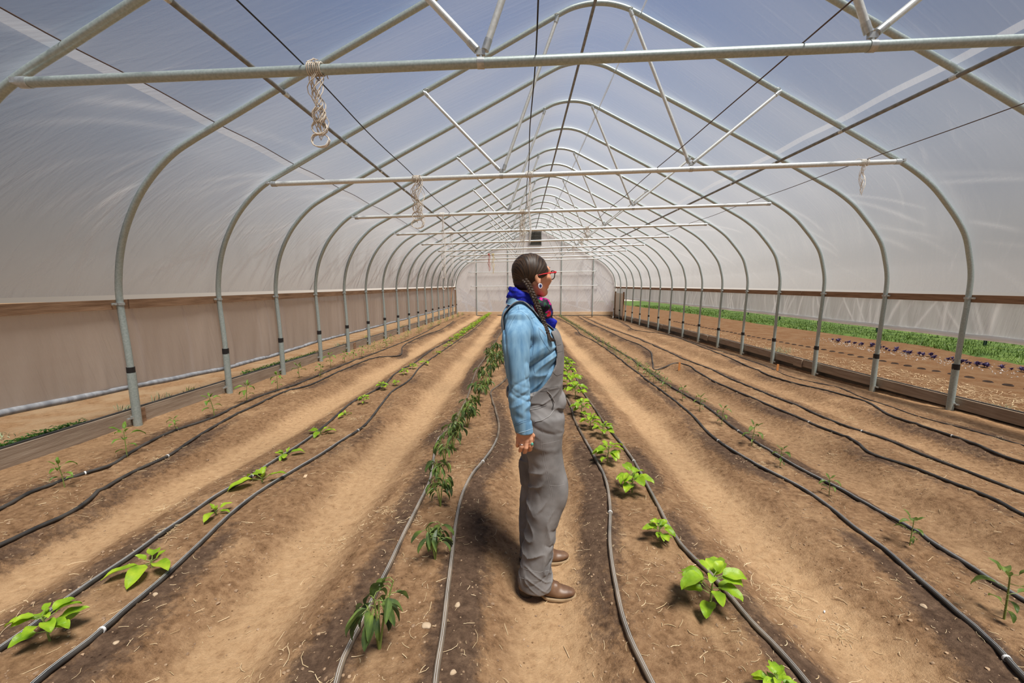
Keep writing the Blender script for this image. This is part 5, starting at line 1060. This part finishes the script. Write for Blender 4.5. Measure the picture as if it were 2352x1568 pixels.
def plant_meshes(kind, seed, hi=True):
    rg = np.random.default_rng(seed); st = MB(); lf = MB(); n = 10 if hi else 4
    if kind in ('lanky', 'dull', 'pale'):
        H_ = .17; lean = rg.normal(0, .012, 2); top = np.array((lean[0], lean[1], H_)); P = [np.array((0, 0, -.015)), np.array((*(lean*.3), H_*.5)), top]
        st.tube(P, [.0032, .0027, .0018], 6 if hi else 4)
        for j in range(9 if kind != 'dull' else 10):
            f = [.35, .5, .6, .72, .82, .9, .96, 1, 1, .3][j]; az = j*2.4+rg.uniform(-.4, .4); b = P[0]*(1-f)+top*f; L_ = rg.uniform(.055, .085)*(1 if f > .5 else .7)*(.75 if f > .95 else 1); el = rg.uniform(.1, .5) if f < .95 else rg.uniform(.7, 1.2)
            pt_ = b+np.array((math.cos(az), math.sin(az), .35))*L_*.35; st.tube([b, pt_], .0011, 4); leaf(lf, pt_, az, el, L_, L_*rg.uniform(.36, .46), rg.uniform(1.2, 2.0) if f < .95 else .5, n=n, roll=rg.uniform(-.3, .3))
    elif kind == 'bright':
        H_ = .11; top = np.array((*rg.normal(0, .008, 2), H_)); st.tube([(0, 0, -.015), top*.5, top], [.0038, .0032, .002], 6 if hi else 4)
        for j in range(16):
            f = [.25, .4, .5, .6, .7, .8, .88, .95, 1, 1, .45, .65, .75, .85, .92, .55][j]; az = j*2.4+rg.uniform(-.4, .4); b = top*f; L_ = rg.uniform(.058, .088)*(1 if f < .95 else .6); el = rg.uniform(.15, .55) if f < .95 else rg.uniform(.6, 1.0)
            pt_ = b+np.array((math.cos(az), math.sin(az), .5))*L_*.38; st.tube([b, pt_], .0014, 4); leaf(lf, pt_, az, el, L_, L_*rg.uniform(.58, .70), rg.uniform(.8, 1.5), n=n, roll=rg.uniform(-.35, .35), cup=.18)
    elif kind == 'low':
        H_ = .035; top = np.array((0, 0, H_)); st.tube([(0, 0, -.015), top], .0035, 6)
        for j in range(6):
            az = j*2.4+rg.uniform(-.5, .5); L_ = rg.uniform(.06, .115) if j < 4 else .045; b = top*(.4+.1*j); pt_ = b+np.array((math.cos(az), math.sin(az), .45))*L_*.35; st.tube([b, pt_], .0016, 4)
            leaf(lf, pt_, az, rg.uniform(.1, .4) if j < 4 else 1.0, L_, L_*rg.uniform(.48, .58), rg.uniform(.5, 1.1), n=n, roll=rg.uniform(-.3, .3), cup=.15)
    elif kind == 'wilt':
        tops = []
        for s_ in range(4):
            H_ = rg.uniform(.11, .19); az = s_*1.6+rg.uniform(-.4, .4); sp_ = rg.uniform(.015, .055); P = [np.array((0, 0, -.01)), np.array((math.cos(az)*sp_*.4, math.sin(az)*sp_*.4, H_*.55)), np.array((math.cos(az)*sp_, math.sin(az)*sp_, H_))]; st.tube(P, [.0035, .0026, .0018], 5)
            for j in range(6):
                f = .35+.65*j/5; b = P[1]*(1-f)+P[2]*f; a2 = rg.uniform(0, 6.28); L_ = rg.uniform(.045, .080); pt_ = b+np.array((math.cos(a2), math.sin(a2), .15))*.020
                st.tube([b, (b+pt_)/2+np.array((0, 0, .006)), pt_], .0011, 4); leaf(lf, pt_, a2, rg.uniform(-.9, -.2), L_, L_*rg.uniform(.24, .34), rg.uniform(.5, 1.2), n=n, roll=rg.uniform(-.6, .6), cup=.5)
    return st, lf
CACHE = {}
def plant(kind, seed, x, y, h, label, group, rz=None, lm=None, hi=True, z=None):
    """h: height in metres; meshes are shared between plants of a kind"""
    key = (kind, seed % 6, hi); ref = {'lanky': .21, 'dull': .21, 'pale': .21, 'bright': .16, 'low': .075, 'wilt': .19}[kind]
    z = Hs(x, y) if z is None else z
    if key not in CACHE:
        st, lf = plant_meshes(kind, seed % 6*13+7, hi); r0 = empty('pepper_plant', (0, 0, 0), 'x', 'plant'); s_ = st.build('stem', M['stem'], r0); l_ = lf.build('leaves', LM[{'low': 'bright', 'wilt': 'wilt'}.get(kind, kind)], r0); CACHE[key] = (r0, [s_, l_]); r = r0
    else:
        r0, ch = CACHE[key]; r = r0.copy(); C.objects.link(r)
        for c in ch: c2 = c.copy(); C.objects.link(c2); c2.parent = r
    r.location = (x, y, z-.002); s = h/ref*{'bright': .98, 'low': .82, 'wilt': 1.0, 'dull': 1.2, 'lanky': 1.08}.get(kind, 1.0); r.scale = (s, s, s); r.rotation_euler = (0, 0, rz if rz is not None else (seed*1.7) % 6.28)
    r['label'] = label; r['category'] = 'plant'; r['group'] = group; return r
def px_h(p, hpx):
    return hpx*abs((p-CAM)@FW)/F_PX
def row(kind, pts, name, group, far=None, seed=0, kinds=None):
    for i, q in enumerate(pts):
        p = at(q[0], q[1]); h = px_h(p, q[2]); k = q[3] if len(q) > 3 else kind
        plant(k, seed+i*5+1, float(p[0]), float(p[1]), h, name.format(ORD[i] if i < len(ORD) else 'far'), group)
    return p
row('lanky', [(150, 1125, 66), (293, 1055, 72), (404, 994, 34), (494, 962, 56), (567, 925, 46), (638, 897, 40), (688, 870, 34), (737, 868, 30), (760, 843, 32), (792, 833, 28), (812, 827, 22), (831, 822, 26), (858, 815, 20), (887, 800, 22)],
    'lanky pepper seedling, {} one in the row by the left baseboard', 'pepper seedlings by the left baseboard')
g_ = 'pale pepper seedlings along the far part of the left row'
for i, y in enumerate(np.arange(8.6, 22.6, .26)):
    plant('pale' if i % 3 else 'dull', i, -3.98+.06*math.sin(i*2.1)+(.05 if i % 2 else -.07), y, .15+.04*math.sin(i*1.3), 'small pale green pepper seedling crowded in the far part of the leftmost row', g_, hi=False)
row('low', [(118, 1485, 100, 'bright'), (350, 1308, 52), (497, 1188, 36), (603, 1112, 42), (657, 1052, 28), (737, 1000, 26), (795, 957, 16), (836, 930, 24, 'bright'), (879, 898, 22, 'bright'), (909, 888, 16, 'bright'), (928, 863, 18, 'bright'), (948, 850, 16, 'bright'), (977, 838, 14), (1003, 815, 9)],
    'low bright green pepper plant, {} one in the second bed from the left', 'low pepper plants in the second bed from the left')
g_ = 'lime green plants at the far end of the second bed'
for i, y in enumerate(np.r_[np.arange(9.4, 10.2, .4), np.arange(10.7, 22.8, .22)]):
    plant('bright', i+2, -2.56+.05*math.sin(i*2.4), y, (.10 if y < 10.5 else .15)+.03*math.sin(i*1.7), 'lime green pepper plant in the dense far stretch of the second bed from the left', g_, hi=False)
row('wilt', [(872, 1500, 165), (1000, 1292, 105), (1012, 1168, 78), (1008, 1120, 70), (1022, 1075, 66), (1040, 1035, 66), (1050, 1010, 58), (1073, 985, 66), (1082, 960, 54), (1100, 925, 56), (1118, 908, 46), (1112, 882, 44), (1128, 868, 44), (1133, 845, 42), (1126, 832, 36), (1140, 818, 36)],
    'wilted dark pepper plant, {} one in the bed left of the woman', 'wilted pepper plants in the bed left of the woman')
g_ = 'wilted plants behind the woman in the third bed'
for i, y in enumerate(np.arange(7.2, 22.6, .30)): plant('wilt', i+1, -1.17+.05*math.sin(i*1.9), y, .19+.03*math.sin(i), 'wilted dark pepper plant in the far stretch of the third bed from the left', g_, hi=False)
row('bright', [(1783, 1612, 84), (1630, 1406, 126), (1515, 1254, 56), (1452, 1134, 72), (1394, 1066, 56), (1383, 1008, 44), (1356, 988, 44), (1335, 958, 46), (1322, 916, 44), (1308, 893, 44), (1302, 868, 34), (1300, 848, 30)],
    'bright leafy pepper plant, {} one in the bed right of the woman', 'leafy pepper plants in the bed right of the woman')
g_ = 'leafy plants behind the woman in the fourth bed'
for i, y in enumerate(np.arange(7.2, 22.6, .45)): plant('bright', i, .0+.05*math.sin(i*1.9), y, .16, 'bright pepper plant in the far stretch of the fourth bed from the left', g_, hi=False)
row('dull', [(2305, 1428, 120), (2088, 1262, 66), (1904, 1142, 42), (1791, 1074, 44), (1726, 1028, 48), (1657, 978, 40), (1607, 948, 36), (1567, 922, 32), (1529, 902, 28), (1500, 882, 26), (1484, 868, 22), (1466, 858, 22)],
    'spindly pepper seedling, {} one in the third bed from the right', 'spindly seedlings in the third bed from the right')
g_ = 'small seedlings along the far part of the third bed from the right'
for i, y in enumerate(np.arange(5.9, 22.6, .22)): plant('dull', i+3, 1.27+.05*math.sin(i*2.2), y, .13+.03*math.sin(i*1.9), 'small olive green seedling in the dense far stretch of the third bed from the right', g_, hi=False)

# ---------------------------------------------------------------- litter on the soil
M['straw'] = noisy('dry_straw', (.50, .36, .19), (.80, .63, .40), 14, .9); M['clod'] = noisy('soil_clod', (.20, .125, .075), (.44, .30, .185), 20, .95); M['stone'] = noisy('tan_stone', (.42, .30, .19), (.58, .45, .31), 14, .85)
rg = np.random.default_rng(11); mb = MB()
def yrand(n, lo=1.05, hi_=14): u = rg.random(n); return lo*(hi_/lo)**u
n_ = 8000; X_ = rg.uniform(-4.3, 4.3, n_); Y_ = yrand(n_); t_ = bedt(X_); keep = rg.random(n_) < .25+.75*(t_ < .8); X_, Y_ = X_[keep], Y_[keep]
cl_ = rg.random(len(X_)) < .35; ncl = 70; cx_ = rg.uniform(-4.2, 4.2, ncl); cy_ = yrand(ncl); ci = rg.integers(0, ncl, len(X_)); X_ = np.where(cl_, cx_[ci]+rg.normal(0, .05, len(X_)), X_); Y_ = np.where(cl_, cy_[ci]+rg.normal(0, .04, len(X_)), Y_)
Z_ = H(X_, Y_)
for x, y, z in zip(X_, Y_, Z_):
    a = rg.uniform(0, 6.28); L_ = rg.gamma(2.2, .011)+.008; k = rg.normal(0, .35); P = []; p = np.array((x, y, z+.002))
    for i in range(4): P.append(p.copy()); a += k; p = p+np.array((math.cos(a), math.sin(a), rg.normal(0, .18)))*L_/3
    P = np.array(P); P[:, 2] = np.maximum(P[:, 2], z+.0008); mb.tube(P, rg.uniform(.0006, .0014), 4)
o = mb.build('straw_litter', M['straw']); tag(o, 'dry straw bits scattered over the soil beds', 'straw', kind='stuff')
mb = MB(); n_ = 11000; X_ = rg.uniform(-4.3, 4.3, n_); Y_ = yrand(n_, hi_=11); t_ = bedt(X_); keep = rg.random(n_) < .18+.82*(t_ < .72); X_, Y_ = X_[keep], Y_[keep]; Z_ = H(X_, Y_)
ico = np.array([(0, 0, 1), (.894, 0, .447), (.276, .851, .447), (-.724, .526, .447), (-.724, -.526, .447), (.276, -.851, .447), (.724, .526, -.447), (-.276, .851, -.447), (-.894, 0, -.447), (-.276, -.851, -.447), (.724, -.526, -.447), (0, 0, -1)])
icf = [(0, 1, 2), (0, 2, 3), (0, 3, 4), (0, 4, 5), (0, 5, 1), (1, 6, 2), (2, 7, 3), (3, 8, 4), (4, 9, 5), (5, 10, 1), (2, 6, 7), (3, 7, 8), (4, 8, 9), (5, 9, 10), (1, 10, 6), (11, 7, 6), (11, 8, 7), (11, 9, 8), (11, 10, 9), (11, 6, 10)]
for x, y, z in zip(X_, Y_, Z_):
    r_ = min(.016, rg.gamma(1.8, .0013)+.0014); v = ico*(1+rg.normal(0, .16, (12, 1)))*r_*np.array((rg.uniform(.7, 1.3), rg.uniform(.7, 1.3), .7)); mb.add(v+np.array((x, y, z+r_*.15)), icf)
o = mb.build('soil_clods', M['clod']); tag(o, 'small clods and grit scattered over the soil', 'soil', kind='stuff')
for i, (px, py, s, lb) in enumerate(((980, 1447, .018, 'angular tan stone in the bed in front of the wilted plant'), (1051, 1397, .014, 'round tan stone beside the hose left of the boots'), (357, 1371, .012, 'flat round stone in the second bed from the left'), (1041, 1552, .012, 'small tan stone at the bottom edge left of the path'), (2120, 1398, .015, 'round tan stone beside the right bed hose'), (268, 1480, .010, 'small buried stone near the left broad leaf plant'))):
    p = at(px, py); z = Hs(p[0], p[1]); rr = np.random.default_rng(40+i); me_ = MB(); V, F = surf_nets(lambda P: ell(P, (0, 0, 0), (s, s*.8, s*.55))+.25*s*vn3(P/s*1.1+i*3)-.0, (-s*1.6,)*3, (s*1.6,)*3, s*.16)
    o = mesh_obj('stone', V, F, M['stone'], None); o.location = (p[0], p[1], z+s*.1); o.rotation_euler = (0, 0, i*1.3); tag(o, lb, 'stone', 'loose stones')
for i, (px, py, ang, L_, lb) in enumerate(((702, 1100, 1.9, .055, 'small pale wood chip beside the second bed from the left'), (1898, 1366, .9, .016, 'tiny white scrap on the path between right beds'))):
    p = at(px, py); z = Hs(p[0], p[1])-(.05 if i else 0)*0; me_ = MB(); me_.box((0, 0, 0), (L_, L_*.35, .005)); o = me_.build('wood_chip', M['wood_pale'] if not i else M['clip'], smooth=False); o.location = (p[0], p[1], z+.004); o.rotation_euler = (.1, .12, ang); tag(o, lb, 'chip')

# ---------------------------------------------------------------- outside, seen below the curtains
M['weed'] = leaf_mat('weed_leaf', (.05, .13, .02), (.17, .33, .05), (.10, .22, .03)); M['grass'] = leaf_mat('grass_blade', (.050, .10, .012), (.13, .20, .03), (.085, .15, .020)); M['sage'] = leaf_mat('grey_green_leaf', (.18, .25, .14), (.38, .45, .28), (.27, .34, .2)); M['purple'] = leaf_mat('purple_leaf', (.030, .018, .055), (.16, .12, .26), (.07, .05, .13))
def weed_patch(mb, x0, x1, y0, y1, n, hs, seed, ls=.035):
    r = np.random.default_rng(seed)
    for _ in range(n):
        u, v = r.random(2); x, y = x0+(x1-x0)*u, y0+(y1-y0)*v; e_ = 1-abs(u-.5)*1.2; z = float(HO(x, y)); h = r.uniform(.3, 1)*hs*e_
        for j in range(3): leaf(mb, (x+r.normal(0, .015), y+r.normal(0, .015), z+h*r.uniform(.4, 1)), r.uniform(0, 6.28), r.uniform(-.1, .7), ls*r.uniform(.6, 1.3), ls*r.uniform(.45, .8), .6, n=3)
mb = MB(); weed_patch(mb, -5.0, -4.62, 2.3, 3.62, 900, .11, 1); o = mb.build('weed_patch', M['weed'], loc=(-4.8, 3, .2)); tag(o, 'dense green weeds outside the nearest part of the left ground board', 'weeds', kind='stuff')
mb = MB(); weed_patch(mb, -5.0, -4.66, 5.9, 8.1, 900, .11, 2); o = mb.build('weed_patch', M['weed'], loc=(-4.8, 7, .2)); tag(o, 'green weeds outside the left board behind the second and third hoops', 'weeds', kind='stuff')
def tuft(x, y, n, h, m, label, seed, spread=.10, w_=.006):
    r = np.random.default_rng(seed); mb = MB(); z = float(HO(x, y))
    for _ in range(n): leaf(mb, (x+r.normal(0, spread), y+r.normal(0, spread), z-.005), r.uniform(0, 6.28), r.uniform(.7, 1.45), h*r.uniform(.5, 1.1), w_*r.uniform(.7, 1.4), r.uniform(.2, 1.0), n=4)
    o = mb.build('weed_tuft', m, loc=(x, y, z)); tag(o, label, 'weeds', 'weed tufts outside'); return o
for i, (x, y, n, h, m, lb) in enumerate(((-4.85, 4.55, 50, .13, 'sage', 'sparse grey green weed tuft outside the left board between nearest hoops'), (-5.0, 4.15, 22, .09, 'sage', 'small grey weed tuft outside left, low on bare soil'), (-4.95, 5.0, 36, .11, 'weed', 'green weed tuft outside left near the second hoop'), (-5.3, 3.3, 20, .07, 'sage', 'tiny weed outside left under the rolled curtain'), (-4.9, 9.2, 60, .16, 'sage', 'grey green tuft outside left by the fourth hoop'), (-4.9, 11.0, 60, .14, 'pale_', 'yellowish weed tuft outside the far left board'), (-4.9, 14.0, 70, .16, 'pale_', 'yellow green weeds outside far left'),
   (5.15, 9.6, 90, .22, 'sage', 'silvery weed clump outside right behind the fifth hoop'), (5.0, 4.25, 120, .13, 'sage', 'pale green weeds outside the nearest right ground board'), (5.35, 4.75, 60, .12, 'grass', 'green weed tuft outside right near the second hoop'), (5.0, 5.0, 50, .10, 'sage', 'small pale weeds outside right close to the board'))):
    tuft(x, y, n, h, LM['pale'] if m == 'pale_' else M[m], lb, 60+i, spread=.05 if n < 40 else .09 if n < 80 else .16)
# right field: straw strip, dibble holes, purple seedlings, grass
hfR = lambda x, y: float(G(4.6, y)+.02)
hp = [at(1855, 797, hf=hfR), at(2250, 872, hf=hfR), at(1640, 757, hf=hfR)]
d_ = np.polyfit([hp[0][1], hp[1][1]], [hp[0][0], hp[1][0]], 1)
M['hole'] = mat('hole_shade', (.030, .016, .010), 1)  # near-black colour carries the shade inside each hole
nh = 0; y = hp[1][1]-1.2
while y < hp[0][1]+9 and nh < 60:
    x = np.polyval(d_, y); z = float(HO(x, y)); mb = MB(); V = []; 
    for (r0, dz) in ((.070, .020), (.050, .034), (.036, .010), (.015, -.0)):
        for a in np.linspace(0, 2*math.pi, 13)[:-1]: V.append((r0*math.cos(a)*.8, r0*math.sin(a), dz))
    f = [(12*i+j, 12*i+(j+1) % 12, 12*i+12+(j+1) % 12, 12*i+12+j) for i in range(3) for j in range(12)]+[tuple(36+q for q in range(12))]
    if nh == 0: mb.add(V, f); h0 = mb.build('planting_hole', M['hole']); o = h0
    else: o = h0.copy(); C.objects.link(o)
    o.location = (x, y, z-.015); tag(o, 'small dark planting hole in the straight row outside the right side', 'hole', 'planting holes outside'); nh += 1; y += .27
mb = MB()
r = np.random.default_rng(5)
pa, pb = at(1935, 786, hf=hfR), at(2345, 856, hf=hfR); pl = np.polyfit([pa[1], pb[1]], [pa[0], pb[0]], 1)
k = 0; y = pb[1]-1.0
proto = None
while y < pa[1]+.4:
    x = np.polyval(pl, y)+r.normal(0, .10); z = float(HO(x, y))
    if proto is None:
        m1 = MB()
        for j in range(8): leaf(m1, (0, 0, .02), j*2.4, r.uniform(.5, 1.2), r.uniform(.09, .15), .075, .6, n=4)
        m1.tube([(0, 0, -.02), (0, 0, .04)], .006, 5); proto = m1.build('purple_cabbage', M['purple']); o = proto
    else: o = proto.copy(); C.objects.link(o)
    s = r.uniform(.35, .85); o.location = (x, y, z); o.scale = (s, s, s); o.rotation_euler = (0, 0, r.uniform(0, 6.28)); tag(o, 'purple leafy cabbage seedling in the field row outside the right side', 'plant', 'purple cabbage seedlings outside'); y += r.uniform(.06, .13); k += 1
ga, gb = at(1440, 706, hf=hfR), at(2350, 838, hf=hfR)
gl_ = lambda y: float(np.interp(y, [gb[1]-3, gb[1], at(2100, 792, hf=hfR)[1], at(1800, 752, hf=hfR)[1], at(1600, 722, hf=hfR)[1]], [gb[0]-.1, gb[0], at(2100, 792, hf=hfR)[0], at(1800, 752, hf=hfR)[0], at(1600, 722, hf=hfR)[0]]))
M['turf'] = noisy('turf', (.045, .085, .012), (.125, .185, .032), 3, .9, bump=.02, bscale=30, c3=(.08, .135, .02))
V = []; yy = np.arange(2, 60, .25)
for y in yy:
    x0 = gl_(y)+.08*math.sin(y*1.3)
    for x in (x0, x0+.15, x0+.6, x0+3, x0+30, x0+90): V.append((x, y, float(HO(x, y))+(-.02 if x == x0 else .05)))
mb = MB(); mb.add(V, [(6*i+j, 6*i+j+1, 6*i+7+j, 6*i+6+j) for i in range(len(yy)-1) for j in range(5)]); o = mb.build('turf', M['turf']); tag(o, 'green grass field beyond the planting rows outside the right side', 'grass', kind='stuff')
mb = MB(); r = np.random.default_rng(8)
for _ in range(16000):
    y = 4*(40/4)**r.random(); x = gl_(y)+abs(r.normal(0, 1.4)); z = float(G(4.6, y))+.03; h = r.uniform(.04, .13); a = r.uniform(0, 6.28); w_ = .0035+y*.0005; q = np.array((math.cos(a), math.sin(a), 0)); p = np.array((x, y, z)); b = np.array((*r.normal(0, .04, 2), h))
    mb.add([p-q*w_, p+q*w_, p+b*.6+q*w_*.6, p+b*.6-q*w_*.6, p+b], [(0, 1, 2, 3), (3, 2, 4)])
o = mb.build('grass_blades', M['grass']); tag(o, 'long grass blades along the near edge of the field outside', 'grass', kind='stuff')
# net fence at the field edge
M['tpost'] = mat('dark_green_post', (.02, .05, .03), .7); M['net'] = mat('green_net', (.05, .11, .05), .8)
fpx = [(2013, 765), (1878, 748), (1790, 735), (1718, 722), (1660, 715), (1614, 708), (1582, 705)]
FP = [at(px, py+2, hf=hfR) for px, py in fpx]; FP = [FP[0]+(FP[0]-FP[1])*1.15]+FP
for i, p in enumerate(FP):
    z = float(HO(p[0], p[1])); mb = MB(); mb.box((p[0], p[1], z+.6), (.05, .03, 1.3)); mb.box((p[0]+.02, p[1], z+.6), (.012, .06, 1.3)); o = mb.build('fence_post', M['tpost'], smooth=False, loc=(p[0], p[1], z)); tag(o, 'dark green steel fence post outside right, '+ORD[i]+' along the fence', 'fence post', 'fence posts outside')
mb = MB()
for a, b in zip(FP, FP[1:]):
    L_ = np.linalg.norm(b-a)
    for j in range(9): z = .08+j*.14; mb.tube([a+np.array((0, 0, z+.05)), b+np.array((0, 0, z+.05))], .004, 3, cap=False)
    for j in range(int(L_/.16)): q = a+(b-a)*j*.16/L_; mb.tube([q+np.array((0, 0, .05)), q+np.array((0, 0, 1.25))], .003, 3, cap=False)
o = mb.build('fence_net', M['net'], loc=tuple(FP[1])); tag(o, 'green wire mesh strung between the fence posts outside right', 'fence')

mb = MB(); r = np.random.default_rng(21)
for _ in range(5000):
    y = 3.5*(16/3.5)**r.random(); x = r.uniform(4.72, 6.1); z = float(G(4.6, y))+.035; a = r.uniform(0, 6.28); L_ = r.uniform(.02, .09); q = np.array((math.cos(a), math.sin(a), r.uniform(-.1, .25)))*L_; p = np.array((x, y, z)); s_ = np.array((-math.sin(a), math.cos(a), 0))*r.uniform(.001, .0025)
    mb.add([p-s_, p+s_, p+q+s_, p+q-s_], [(0, 1, 2, 3)])
o = mb.build('straw_mulch', M['straw']); tag(o, 'straw coloured mulch strip just outside the right ground boards', 'straw', kind='stuff')
r = np.random.default_rng(22); mb = MB()
for _ in range(420):
    y = pb[1]-1+(pa[1]-pb[1]+2)*r.random(); x = np.polyval(pl, y)+r.normal(-.25, .22); z = float(HO(x, y)); s_ = r.uniform(.005, .016); v = ico*(1+r.normal(0, .2, (12, 1)))*s_; mb.add(v+np.array((x, y, z)), icf)
o = mb.build('pale_rubble', noisy('pale_bits', (.30, .25, .21), (.62, .58, .54), 9, .9)); tag(o, 'pale bits and stones among the purple seedlings outside', 'rubble', kind='stuff')
